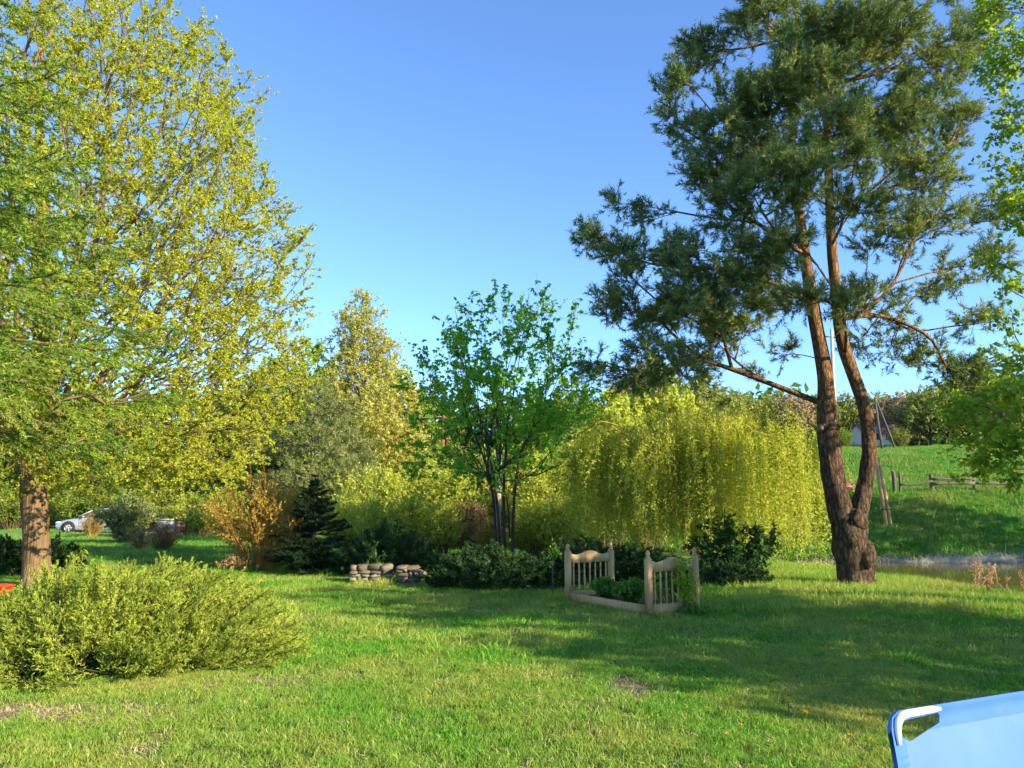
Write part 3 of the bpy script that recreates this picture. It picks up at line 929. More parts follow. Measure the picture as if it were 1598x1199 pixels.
scatter('tall_grass', 'taller grass tufts scattered over the lawn', np.concatenate([
    field_points(rngG, 900, -7, 8, 8.5, 14, lambda x, y: near_ok(x, y) & (wave(x, y, 1.1, 4) > 0.45)),
    field_points(rngG, 14000, 2, 10, 12, 21, lambda x, y: near_ok(x, y) & (x > 8.2 - 6.5 * rngG.random(len(x)) ** 2) ),
    field_points(rngG, 6000, -8, 4, 13, 21, lambda x, y: near_ok(x, y) & (wave(x, y, 0.9, 2) > 0.2))]), c3, rngG, 0.5, 1.15)
scatter('straw_grass', 'dry straw coloured grass on the worn patches', np.concatenate([
    field_points(rngG, 40000, -8, 8, 3.8, 14, lambda x, y: (rngG.random(len(x)) < bare(x, y) * 0.5)),
    field_points(rngG, 5200, -8, 8, 3.8, 16, near_ok)]), c5, rngG, 0.6, 1.3)
def rosette(name, mat, rng):
    g = Geo()
    a = np.linspace(0, 2 * np.pi, 12)[:-1] + rng.normal(size=11) * 0.2
    d = nrm(np.stack([np.cos(a), np.sin(a), rng.uniform(0.15, 0.7, 11)], 1))
    leaf_quads(g, rng, np.zeros((11, 3)), d, rng.uniform(0.06, 0.12, 11), rng.uniform(0.022, 0.04, 11))
    me = g.mesh(name); me.materials.append(mat)
    return bpy.data.objects.new(name, me)
c7 = rosette('weed_rosette', M_SAPLING, rngG)
scatter('lawn_weeds', 'broad leaved weeds and clover among the lawn grass', field_points(rngG, 3000, -8, 8, 4.2, 13, lambda x, y: near_ok(x, y) & (wave(x, y, 1.4, 6) > -0.1)) + np.array([0, 0, 0.012]), c7, rngG, 0.25, 0.55, cat='weeds')
bank_ok = lambda x, y: (x > 3 + 0.05 * (y - 30)) 
scatter('meadow_grass', 'long green grass on the bank and hillside beyond the pond', np.concatenate([
    field_points(rngG, 22000, 2, 34, 31.3, 40, bank_ok), field_points(rngG, 26000, 2, 55, 39, 92, bank_ok)]), c4, rngG, 0.6, 1.35)
scatter('meadow_grass', 'long green grass of the meadow around the lane', field_points(rngG, 30000, -36, 6, 22, 60,
        lambda x, y: (x < 4) & ((y < 44.6) | (y > 49.5))), c4, rngG, 0.35, 0.8)
rngR = np.random.default_rng(5)
rxx = np.concatenate([rngR.uniform(9, 24, 160), rngR.uniform(16.2, 21.5, 520), rngR.normal(17.5, 1.2, 200)])
ryy = 31.05 + rngR.normal(size=len(rxx)) * 0.16 + 0.15 * np.sin(rxx)
scatter('reed_fringe', 'pale dead reeds hanging along the far waterline', np.stack([rxx, ryy, height(rxx, ryy) - 0.12], 1), c6, rngR, 0.45, 0.9, tilt=0.4)

# ------------------------------------------------------------------ far background
rngB = np.random.default_rng(77)
def gpos(px, y):
    x = float(at(px, 790, y)[0])
    return (x, y, gz(x, y))

# prototypes of background trees (placed themselves first, then copied)
round_tree = broadleaf('orchard_tree', 'round olive green tree on the hill left of the leaning pole', gpos(1132, 78), [(1.2, 1.0), (2.2, 2.4), (3.8, 2.9), (5.2, 2.2), (6.2, 0.6)], 0.16,
                       420, M_OLIVE, M_BARK_DARK, 0.24, (3, 0.5), 3, 3, 0.5, 21, group='trees on the hill beyond the pond', max_cnt=4, r_tip=0.012)
HT = [(1168, 84, 0.86, 'small olive tree standing behind the willow top'), (1206, 88, 0.94, 'olive tree on the hill crest above the willow right side'),
      (1244, 82, 0.9, 'olive tree on the hill just left of the pine trunk'), (1285, 90, 1.0, 'olive tree on the hill hidden behind the left pine stem'),
      (1332, 96, 1.0, 'olive tree on the hill between the two pine stems'), (1415, 88, 1.0, 'olive tree on the hill right of the white house'),
      (1462, 80, 1.05, 'olive tree on the hill beneath the dark pine bough'), (1520, 84, 1.1, 'olive tree on the hill behind the leafy branch on the right'),
      (1575, 78, 1.1, 'rightmost olive tree on the hill'), (1150, 100, 1.2, 'farther olive tree peeping between the willow and the pine'), (1228, 104, 1.25, 'far olive tree behind the crest left of the pine'),
      (1440, 100, 1.2, 'far olive tree above the fence corner'), (1490, 104, 1.25, 'far olive tree behind the dark pine bough'), (1380, 106, 1.2, 'far olive tree behind the white house')]
for k, (px, y, s, lb) in enumerate(HT):
    dup(round_tree, gpos(px, y), rngB.uniform(0, 6.28), s * rngB.uniform(0.95, 1.08), lb, {'crown': (M_GREEN, M_OLIVE, M_PINK)[k % 3] if k % 3 else M_OLIVE})

tall_tree = broadleaf('woodland_tree', 'tall deep green tree behind the multi stemmed sapling', gpos(672, 68), [(1.0, 2.0), (3, 3.4), (7, 3.8), (10, 2.8), (12.5, 0.8)], 0.25,
                      700, M_DEEP, M_BARK_DARK, 0.30, (3, 0.6), 4, 3, 0.5, 22, group='woodland trees behind the thicket', max_cnt=4, r_tip=0.014)
WT = [(726, 74, 0.96, M_DEEP, 'deep green woodland tree behind the sapling crown middle'), (778, 70, 0.94, M_DEEP, 'deep green woodland tree behind the sapling stems'),
      (832, 76, 0.98, M_DEEP, 'deep green woodland tree behind the sapling right side'), (892, 64, 0.78, M_GREEN, 'mid green tree at the gap of sky left of the willow'),
      (620, 62, 1.0, M_GREEN, 'mid green tree right of the yellow poplar'), (470, 56, 1.08, M_GREEN, 'tall green tree rising behind the silvery pine'),
      (425, 60, 1.05, M_GREEN, 'fresh green tree behind the maple crown edge'), (350, 62, 0.95, M_GREEN, 'green tree behind the orange shrub'),
      (275, 58, 0.90, M_YELLOW, 'yellow green tree beyond the lane behind the grey shrub'), (195, 64, 0.95, M_GREEN, 'green tree beyond the lane behind the silver car tail'),
      (118, 60, 0.9, M_YELLOW, 'yellow green tree beyond the lane behind the silver car'), (35, 62, 0.95, M_GREEN, 'green tree beyond the lane left of the maple trunk'),
      (-60, 60, 1.0, M_GREEN, 'green tree beyond the lane at the far left')]
for px, y, s, m, lb in WT:
    dup(tall_tree, gpos(px, y), rngB.uniform(0, 6.28), s, lb, {'crown': m})

broadleaf('poplar_tree', 'tall sparse yellow poplar rising above the thicket', gpos(556, 45), [(2.0, 1.2), (5, 2.3), (8, 2.6), (11, 2.2), (13, 1.5), (14.3, 0.5)], 0.26, 1000, M_POPLAR, M_BARK_GREY, 0.13,
          (5, 0.6), 5, 3, 2.2, 23, bf=0.6, max_cnt=3, r_tip=0.008, trunk_mat=M_BARK_GREY, trunk_top=0.5, shell=0.6)
broadleaf('willow_tree', 'pale yellow green tree leaning beside the poplar', gpos(605, 40), [(0.8, 1.5), (3, 2.2), (5.5, 2.0), (7.5, 1.4), (9.5, 0.4)], 0.2, 600, M_POPLAR, M_TWIG_YEL, 0.16,
          (4, 0.5), 3, 3, 1.2, 24, max_cnt=3, r_tip=0.008)
yt = broadleaf('leafy_tree', 'light yellow green tree behind the willow left part', gpos(962, 41), [(0.6, 1.4), (2.5, 2.0), (4.5, 2.0), (6.0, 1.3), (7.0, 0.4)], 0.15, 500, M_YELLOW, M_TWIG, 0.2,
               (4, 0.45), 3, 3, 0.8, 25, group='yellow green trees behind the willow', max_cnt=3, r_tip=0.009)
dup(yt, gpos(1040, 43), 2.1, 0.98, 'light yellow green tree behind the willow crown middle')
dup(yt, gpos(905, 37), 4.0, 0.72, 'lower yellow green tree beside the gap of sky')
dup(yt, gpos(1105, 46), 1.0, 0.85, 'yellow green tree behind the willow right shoulder', {'crown': M_OLIVE})
dup(yt, gpos(1000, 52), 5.0, 1.0, 'pinkish budding tree farther behind the willow', {'crown': M_PINK})
dup(yt, gpos(905, 50), 3.0, 0.85, 'pinkish budding tree in the gap right of the sapling', {'crown': M_PINK})

th = shrub('thicket_shrub', 'yellow green thicket shrub right of the sapling stems', gpos(862, 27), 3.0, 3.3, M_YELLOW, M_TWIG, 0.10, 90, 120, 31, 'thicket shrubs behind the lawn', arch=0.1)
TS = [(905, 29, 1.05, M_YELLOW, 'yellow green thicket shrub behind the willow left edge'), (820, 30, 1.15, M_YELLOW, 'tall thicket shrub just behind the sapling stems'),
      (760, 31, 1.1, M_OLIVE, 'olive thicket shrub behind the left sapling stem'), (712, 29, 0.95, M_YELLOW, 'yellow green thicket shrub left of the sapling'),
      (664, 31, 1.05, M_YELLOW, 'yellow green thicket shrub under the overhead wires'), (612, 29, 0.92, M_YELLOW, 'bright thicket shrub right of the silvery pine'),
      (566, 31, 0.95, M_YELLOW, 'thicket shrub at the foot of the poplar'), (790, 36, 1.35, M_GREEN, 'tall green thicket shrub farther behind the sapling'),
      (700, 38, 1.4, M_GREEN, 'tall green thicket shrub behind the wire pole'), (640, 40, 1.4, M_YELLOW, 'tall yellow thicket shrub farther back by the poplar'),
      (530, 36, 1.1, M_OLIVE, 'olive thicket shrub behind the dark spruce'), (945, 27, 1.0, M_YELLOW, 'thicket shrub behind the willow centre left'),
      (870, 40, 1.5, M_YELLOW, 'tall yellow thicket shrub at the back right of the sapling'), (1010, 30, 1.1, M_YELLOW, 'thicket shrub hidden behind the willow trunk'),
      (735, 24.5, 0.55, M_BROWN, 'low brownish thicket shrub left of the sapling base'), (765, 23.4, 0.36, M_ORANGE, 'small orange shrub at the foot of the sapling'),
      (830, 24, 0.5, M_YELLOW, 'low yellow thicket shrub right of the sapling base'),
      (690, 24, 0.55, M_YELLOW, 'low yellow green shrub right of the dark juniper top'), (645, 24.5, 0.6, M_YELLOW, 'low yellow green shrub above the stone wall gap'),
      (590, 25, 0.62, M_YELLOW, 'low yellow green shrub behind the dark juniper'), (548, 26, 0.6, M_YELLOW, 'low yellow green shrub right of the dark spruce'),
      (868, 23.5, 0.62, M_YELLOW, 'low yellow shrub left of the willow strands'), (900, 24, 0.6, M_YELLOW, 'low yellow shrub under the willow left side')]
for px, y, s, m, lb in TS:
    dup(th, gpos(px, y), rngB.uniform(0, 6.28), (s * rngB.uniform(0.9, 1.15), s * rngB.uniform(0.9, 1.15), s), lb, {'foliage': m})
HS = [(395, 52, 1.0, M_GREEN, 'green hedge shrub beyond the lane behind the orange shrub'), (335, 51, 0.9, M_YELLOW, 'yellow green hedge shrub beyond the lane'),
      (285, 53, 1.0, M_GREEN, 'green hedge shrub beyond the lane behind the brick pillar'), (230, 52, 0.9, M_GREEN, 'green hedge shrub behind the grey shrub'),
      (170, 53, 1.0, M_GREEN, 'green hedge shrub behind the car tail'), (120, 53, 0.95, M_GREEN, 'green hedge shrub directly behind the car'),
      (72, 54, 1.0, M_YELLOW, 'yellow green hedge shrub just right of the maple trunk'), (20, 53, 0.9, M_GREEN, 'green hedge shrub left of the maple trunk'),
      (440, 48, 1.1, M_GREEN, 'green hedge shrub behind the silvery pine'), (490, 50, 1.1, M_GREEN, 'fresh green hedge shrub behind the dark spruce tip'),
      (-45, 54, 1.0, M_GREEN, 'green hedge shrub at the left end'),
      (318, 40, 0.62, M_GREEN, 'fresh green shrub left of the orange shrub'), (352, 42, 0.8, M_YELLOW, 'yellow green shrub farther back left of the orange shrub'),
      (1322, 80, 0.7, M_GREEN, 'green shrub on the hill left of the white house'), (1412, 79, 0.7, M_OLIVE, 'olive shrub on the hill at the right end of the white house'),
      (292, 47, 0.75, M_YELLOW, 'low yellow green shrub across the lane by the brick pillar'), (245, 50.5, 0.8, M_YELLOW, 'yellow green shrub across the lane behind the brown shrubs')]
for px, y, s, m, lb in HS:
    dup(th, gpos(px, y), rngB.uniform(0, 6.28), (s * 1.25, s * 1.25, s), lb, {'foliage': m})

# far wood that closes the horizon
def far_wood():
    rng = np.random.default_rng(3)
    g = Geo()
    n = 260
    a = rng.uniform(-0.95, 0.95, n)
    d = rng.uniform(125, 185, n)
    cx, cyy = np.sin(a) * d, np.cos(a) * d
    cz = height(cx, cyy)
    for k in range(n):
        h = rng.uniform(6, 9.5)
        m = 120
        p = rand_dir(rng, m) * (rng.random((m, 1)) ** 0.4) * np.array([4.2, 4.2, h * 0.55]) + np.array([cx[k], cyy[k], cz[k] + h * 0.5])
        leaf_quads(g, rng, p, rand_dir(rng, m), rng.uniform(1.2, 2.2, m), rng.uniform(0.9, 1.6, m), np.clip(rng.normal(0.5, 0.2, m) + (k % 5 - 2) * 0.08, 0, 1))
    o = part(None, 'far_wood', g, M_DEEP)
    o['kind'], o['label'], o['category'] = 'stuff', 'distant green wood closing the horizon', 'wood'
far_wood()

# silvery pine behind the dark spruce
def pine_tree(name, label, base, stems, lobes, mat, limb_mat, dens, seed, twig, needle, trunk_mats, bf=0.3, warp=0.25, parts_fn=None, r_tip=0.009, max_cnt=3, n_per=26, rmax=0.13, shoot=(1, 0.2)):
    rng = np.random.default_rng(seed)
    o = thing(name, label, 'tree', base)
    roots, rp = [], []
    for k, (pth, rr) in enumerate(stems):
        pp, r2 = trunk_geo(pth, rr, sub=7)
        L = np.concatenate([[0], np.cumsum(np.linalg.norm(np.diff(pp, axis=0), axis=1))])
        m = pp[:, 2] > base[2] + 2.6
        roots.append(pp[m][::2]); rp.append(L[m][::2])
    roots, rp = np.concatenate(roots), np.concatenate(rp)
    pts = lobe_points(rng, lobes, dens)
    c = np.array([roots[:, 0].mean(), roots[:, 1].mean()])
    def wz(p, s):
        q = p.copy(); q[:, 2] -= s * warp * np.hypot(p[:, 0] - c[0], p[:, 1] - c[1]); return q
    P, par, order = grow(wz(roots, 1), rp * 0.25, wz(pts, 1), bf)
    P = relax(wz(P, -1), par, order, len(roots))
    g, ng = Geo(), Geo()
    rad, cnt = limb_mesh(g, P, par, order, len(roots), r_tip, 0.43, rmax, 6)
    tb, td, tl = spawn_twigs(rng, P, par, order, cnt, max_cnt, twig[0], twig[1], up=0.35, out_w=0.6, wild=0.55)
    te = tb + td * tl[:, None]
    segs(g, tb, te, np.full(len(tb), r_tip * 0.6), np.full(len(tb), r_tip * 0.35), td, td, 3)
    # needle shoots: the outer half of each twig plus side shoots
    tint = np.clip(rng.normal(0.45, 0.22, len(tb)), 0, 1)
    needles(ng, rng, te - td * (tl * 0.75)[:, None], td, tl * 0.85, n_per, needle[0], needle[1], 0.85, tint)
    for _ in range(shoot[0]):
        sd = nrm(td + rng.normal(size=td.shape) * 0.55 + np.array([0, 0, 0.3]))
        f = rng.uniform(0.35, 0.9, len(tb))
        sp = tb + td * (tl * f)[:, None]
        needles(ng, rng, sp, sd, np.full(len(tb), shoot[1]), int(n_per * 0.7), needle[0], needle[1], 0.85, tint)
    return o, g, ng

b = gpos(487, 34)
sp_stems = [(np.array([(b[0], b[1], -0.1), (b[0] + 0.05, b[1], 2.0), (b[0] - 0.05, b[1], 4.2), (b[0], b[1], 6.6)]), np.array([0.17, 0.13, 0.09, 0.03]))]
SL = [(at(px, py, 34 + dy), r, 1.0) for px, py, dy, r in [(480, 610, 0, 0.9), (455, 650, 0.5, 1.1), (515, 645, -0.4, 1.1), (430, 705, 0.4, 1.2), (490, 690, -1.0, 1.3), (540, 700, 0.3, 1.2),
      (425, 760, 0, 1.1), (475, 750, -1.2, 1.2), (545, 755, -0.6, 1.2), (570, 735, 0.5, 0.9), (500, 790, -1.2, 1.0), (555, 795, 0, 0.8)]]
o, g, ngd = pine_tree('silvery_pine_tree', 'pale silvery green pine behind the small dark spruce', b, sp_stems, SL, M_PINE_PALE, M_BARK_GREY, 26, 41, (5, 0.5), (0.16, 0.026), None, n_per=22)
tg = Geo()
for pth, rr in sp_stems: tg.tube(*trunk_geo(pth, rr), 10, wob=0.04)
part(o, 'trunk', tg, M_BARK_GREY, True); part(o, 'limbs', g, M_BARK_GREY); part(o, 'crown', ngd, M_PINE_PALE)
b = gpos(1036, 47)
conifer('dark_pine_tree', 'dark conifer top showing above the willow', b, 7.6, 2.0, M_SPRUCE, M_BARK_DARK, 42, whorls=13, per=7, nl=0.16, nw=0.04, dens=12, step=0.28)

# ------------------------------------------------------------------ middle distance
# multi stemmed sapling
b = np.array(gpos(790, 20.0))
def spath(tops, y0, base_px):
    out = []
    for px, py in tops: out.append(at(px, py, y0))
    return np.array(out)
stem_px = [[(777, 868), (771, 795), (765, 752), (747, 693), (725, 640), (690, 520)], [(783, 868), (777, 800), (768, 730), (755, 676), (738, 620), (715, 500)],
           [(789, 868), (786, 773), (789, 708), (793, 654), (803, 606), (826, 455)], [(799, 868), (802, 784), (813, 708), (830, 676), (845, 620), (866, 520)],
           [(796, 840), (791, 780), (776, 735), (758, 682), (760, 600), (752, 490)], [(774, 815), (761, 745), (730, 700), (690, 650), (655, 600), (640, 550)]]
st = []
for k, s in enumerate(stem_px):
    p = spath(s, 20.0, None) - b
    p[:, 1] += np.linspace(0, 1, 6) ** 1.4 * [0.9, -0.9, 0.2, -0.6, 0.5, 1.2][k] + [0.05, -0.12, 0.0, 0.10, 0.14, -0.1][k]
    if k < 4: p[0, 2] = -0.1
    st.append((p, np.array([0.044, 0.037, 0.032, 0.025, 0.016, 0.006]) * (1.0 if k < 4 else 0.5)))
broadleaf('sapling_tree', 'multi stemmed young tree with fresh green leaves in the middle', tuple(b), [(2.0, 1.5), (2.8, 2.35), (3.6, 2.45), (4.8, 2.45), (5.6, 2.4), (6.3, 1.8), (7.4, 0.6)], 0.055, 360,
          M_SAPLING, M_BARK_DARK, 0.105, (6, 0.46), 4, 3, 1.6, 51, bf=0.5, stems=st, max_cnt=3, r_tip=0.0042, droop=0.55, shell=0.42, lobes=0.24, twig_up=0.4, low=2.3)

# weeping willow
def weeping_willow():
    rng = np.random.default_rng(61)
    b = np.array(gpos(1086, 19.5))
    o = thing('weeping_willow', 'yellow green weeping willow with strands hanging to the grass', 'tree', tuple(b))
    tg, bg, lg = Geo(), Geo(), Geo()
    tp, tr = trunk_geo([(0, 0, -0.1), (0.02, 0, 0.6), (-0.03, 0.02, 1.2), (0.05, 0, 2.0), (0.0, 0.05, 2.7)], [0.16, 0.125, 0.11, 0.085, 0.05])
    tg.tube(tp, tr, 14, wob=0.06)
    n_l = 46
    S, D, L = [], [], []
    for k in range(n_l):
        th = rng.uniform(0, 2 * np.pi)
        reach = rng.uniform(0.35, 1.0) ** 0.7 * (3.1 if math.cos(th) > 0 else 3.35)
        z0 = rng.uniform(0.9, 2.5)
        ztop = 3.85 - 0.22 * (reach / 2.2) ** 2.2 + rng.normal() * 0.28
        q = np.linspace(0, 1, 11)
        zz = z0 + (ztop - z0) * np.sin(np.clip(q * 1.15, 0, 1) * np.pi / 2) - 0.35 * np.clip(q - 0.8, 0, 1) / 0.2 * q
        path = np.stack([math.cos(th) * reach * q ** 0.9, math.sin(th) * reach * 0.9 * q ** 0.9, zz], 1) + rng.normal(size=(11, 3)) * 0.03
        path[0] = [math.cos(th) * 0.04, math.sin(th) * 0.04, z0]
        r = 0.035 * (1 - 0.85 * q)
        bg.tube(path, r, 5, cap=False)
        for f in np.linspace(0.3, 1.0, 9):
            for _ in range(3):
                i = min(int(f * 10), 9)
                p = path[i] + (path[i + 1] - path[i]) * (f * 10 - i) + rng.normal(size=3) * np.array([0.12, 0.12, 0.05])
                p = p + np.array([rng.normal() * 0.22, rng.normal() * 0.22, 0.0])
                S.append(p)
                dv = np.array([math.cos(th), math.sin(th), 0.0]) * rng.uniform(0.1, 0.5) + rng.normal(size=3) * 0.25
                D.append(dv)
                L.append(rng.uniform(0.35, 1.0))
    for _ in range(560):                                  # strands spread evenly over the dome
        th, q = rng.uniform(0, 2 * np.pi), np.sqrt(rng.random())
        x, y = math.cos(th) * q * 3.15, math.sin(th) * q * 2.9
        S.append(np.array([x, y, 3.95 - 0.30 * (q * 1.45) ** 2.4 - 0.5 * max(q - 0.9, 0) * 10 * 0.5 + rng.normal() * 0.12 + 0.22 * math.sin(x * 2.1 + 0.5) * math.cos(y * 1.7) - 0.12]))
        D.append(np.array([math.cos(th), math.sin(th), 0]) * rng.uniform(0.0, 0.4) + rng.normal(size=3) * 0.3)
        L.append(rng.uniform(0.4, 1.0))
    S, D, L = np.array(S), np.array(D), np.array(L)
    n = len(S)
    floor = np.where(S[:, 0] > 1.2, 0.0, 0.25) + 0.55 * (0.5 + 0.5 * np.sin(S[:, 0] * 2.7 + 1.0) * np.cos(S[:, 1] * 3.1)) + 0.8 * rng.random(n) ** 2
    Lmax = np.maximum(S[:, 2] - floor, 0.3)
    L = np.where(rng.random(n) < 0.45, Lmax * rng.uniform(0.85, 1.0, n), Lmax * L)
    m = 6
    q = np.linspace(0, 1, m)
    D[:, 2] = 0
    C = S[:, None] + D[:, None] * (1 - np.exp(-q * 3))[None, :, None] * 0.55
    C[:, :, 2] += (0.14 * np.sin(q * np.pi * 0.6) * np.exp(-q * 3))[None] - L[:, None] * (q ** 1.15)[None]
    C[:, :, :2] += rng.normal(size=(n, 1, 2)) * 0.20 * (q ** 1.5)[None, :, None]
    for k in range(m - 1):
        d = nrm(C[:, k + 1] - C[:, k])
        segs(bg, C[:, k], C[:, k + 1], np.full(n, 0.0055 - 0.0006 * k), np.full(n, 0.0049 - 0.0006 * k), d, d, 3)
    per = 115
    f = rng.random((n, per)) * (m - 1.001)
    i = f.astype(int); ff = (f - i)[..., None]
    ar = np.arange(n)[:, None]
    p = (C[ar, i] * (1 - ff) + C[ar, i + 1] * ff).reshape(-1, 3)
    ld = rand_dir(rng, len(p)); ld[:, 2] = ld[:, 2] * 0.5 - 0.5
    p = p + rng.normal(size=p.shape) * 0.03
    sz = rng.uniform(0.045, 0.10, len(p))
    tint = np.clip(np.repeat(rng.random(n), per) * 0.6 + rng.random(len(p)) * 0.4, 0, 1)
    leaf_tris(lg, rng, p, nrm(ld), sz, sz * 0.30, tint, flat=0.2)
    part(o, 'trunk', tg, M_BARK_MAPLE, True, world=False)
    part(o, 'limbs', bg, M_TWIG_YEL, world=False)
    part(o, 'crown', lg, M_WILLOW, world=False)
weeping_willow()

# junipers, spruce, shrubs along the back of the lawn
juniper('dark_juniper', 'dark spreading juniper behind the stone wall', gpos(607, 18.6), 1.35, 0.9, 1.08, M_JUN_DARK, 71, boughs=240, blade=0.07, bw=0.02)
juniper('dark_juniper', 'long low dark juniper left of the bed headboard', gpos(775, 15.6), 1.42, 0.95, 0.76, M_JUN_DARK, 72, boughs=300, blade=0.065, bw=0.018)
juniper('dark_juniper', 'dark juniper directly behind the bed frame', gpos(945, 16.2), 1.9, 0.8, 0.84, M_JUN_DARK, 73, boughs=280, blade=0.07, bw=0.02)
juniper('dark_juniper', 'dark juniper behind the maple trunk', gpos(40, 18.6), 1.6, 1.0, 0.92, M_JUN_DARK, 74, boughs=240, blade=0.07, bw=0.02)
conifer('small_spruce', 'small dark spruce left of the stone wall', gpos(490, 19.0), 2.35, 1.2, M_SPRUCE, M_BARK_DARK, 75, whorls=17, per=7, nl=0.055, nw=0.018, dens=20, droop=0.0, jit=0.09, step=0.09, trunk_r=0.05, side=0.36)
shrub('dark_leafy_shrub', 'dark leafy shrub under the right side of the willow', gpos(1138, 17.2), 2.3, 1.45, M_SHADE, M_BARK_DARK, 0.095, 34, 110, 76, arch=0.0, aspect=0.7)
juniper('dark_juniper', 'low dark juniper right of the bed footboard', gpos(1110, 16.0), 1.2, 0.7, 0.55, M_JUN_DARK, 86, boughs=150, blade=0.07, bw=0.02)
shrub('orange_shrub', 'orange brown leaved shrub between maple and dark spruce', gpos(412, 20.0), 3.5, 2.5, M_ORANGE, M_TWIG_ORANGE, 0.065, 110, 150, 77, arch=0.15, aspect=0.45)
shrub('flowering_shrub', 'small white budded shrub above the stone wall', gpos(590, 17.55), 0.5, 0.85, M_HERB, M_BARK_DARK, 0.06, 9, 40, 78, arch=0.1, aspect=0.6)
shrub('brown_shrub', 'low brown bare shrub behind the golden juniper', gpos(258, 27.0), 1.1, 1.05, M_BROWN, M_TWIG, 0.05, 120, 50, 79, arch=0.0, aspect=0.25)
shrub('brown_shrub', 'small reddish brown shrub beside the grey green bush', gpos(224, 28.5), 0.9, 0.85, M_BROWN, M_TWIG, 0.05, 80, 50, 80, arch=0.0, aspect=0.25)
shrub('dry_shrub', 'dry tan shrub in front of the silver car', gpos(147, 39.5), 1.2, 1.35, M_BROWN, M_TWIG_YEL, 0.06, 140, 60, 81, arch=0.0, aspect=0.2)
shrub('grey_green_bush', 'grey green bush in front of the car tail', gpos(200, 33.0), 2.5, 2.1, M_GREY, M_BARK_GREY, 0.10, 110, 140, 82, arch=0.3, aspect=0.4, low=0.0)
shrub('tan_shrub', 'low tan shrub under the orange shrub', gpos(372, 19.4), 1.0, 0.42, M_BROWN, M_TWIG, 0.05, 50, 40, 83, arch=0.2, aspect=0.4)
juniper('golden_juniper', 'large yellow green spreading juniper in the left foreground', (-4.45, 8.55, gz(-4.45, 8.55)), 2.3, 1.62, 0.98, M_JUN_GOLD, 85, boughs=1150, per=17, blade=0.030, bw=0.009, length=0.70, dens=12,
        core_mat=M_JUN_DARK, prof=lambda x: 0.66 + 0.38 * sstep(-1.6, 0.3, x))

# ------------------------------------------------------------------ stone walls
M_STONE = []
for k, c in enumerate([(0.20, 0.165, 0.11), (0.155, 0.125, 0.08), (0.24, 0.21, 0.15), (0.115, 0.095, 0.065)]):
    M_STONE.append(plain_mat('field_stone_%d' % k, c, 0.9, var=0.35, scale=9, spec=0.2, bump=0.5))
STONES = []
def stone_meshes():
    rng = np.random.default_rng(8)
    for k in range(8):
        g = Geo()
        rows, kk = 5, 7
        V = []
        for a in range(rows):
            ph = math.pi * (a + 0.5) / rows
            for q in range(kk):
                t = 2 * math.pi * q / kk
                v = np.array([math.sin(ph) * math.cos(t), math.sin(ph) * math.sin(t), math.cos(ph)])
                v = np.sign(v) * np.abs(v) ** 0.45 * (1 + rng.normal() * 0.13)
                V.append(v * 0.5)
        Q = [(a * kk + q, (a + 1) * kk + q, (a + 1) * kk + (q + 1) % kk, a * kk + (q + 1) % kk) for a in range(rows - 1) for q in range(kk)]
        n = len(V)
        V += [np.array([0, 0, 0.5]), np.array([0, 0, -0.5])]
        T = [(n, q, (q + 1) % kk) for q in range(kk)] + [(n + 1, (rows - 1) * kk + (q + 1) % kk, (rows - 1) * kk + q) for q in range(kk)]
        g.add(np.array(V), T, Q)
        me = g.mesh('stone')
        me.materials.append(M_STONE[k % 4])
        STONES.append(me)
stone_meshes()
def stone_wall(label, px, y, length, hgt, depth, seed, rz):
    rng = np.random.default_rng(seed)
    b = gpos(px, y)
    o = thing('stone_wall', label, 'wall', b, 'dry stone walls beside the dark juniper', rz)
    z = -0.03
    while z < hgt:
        rh = rng.uniform(0.05, 0.115)
        x = -length / 2
        while x < length / 2 - 0.04:
            w = rng.uniform(0.09, 0.30)
            for dd in (0, 1):
                s = bpy.data.objects.new('stone', STONES[rng.integers(8)])
                COL.objects.link(s)
                s.parent = o
                top = z + rh > hgt - 0.04
                s.location = (x + w / 2, (dd - 0.5) * depth * 0.55 + rng.normal() * 0.012, z + rh / 2)
                s.scale = (w * 1.08, depth * 0.62, rh * (1.12 if not top else rng.uniform(0.9, 1.4)))
                s.rotation_euler = (rng.normal() * 0.14, rng.normal() * 0.13, rng.normal() * 0.25)
            x += w
        z += rh * 0.97
stone_wall('longer dry stone wall piece left of the gap', 578, 16.9, 0.74, 0.36, 0.34, 1, 0.05)
stone_wall('shorter dry stone wall piece half covered by juniper', 641, 16.7, 0.50, 0.33, 0.34, 2, -0.08)

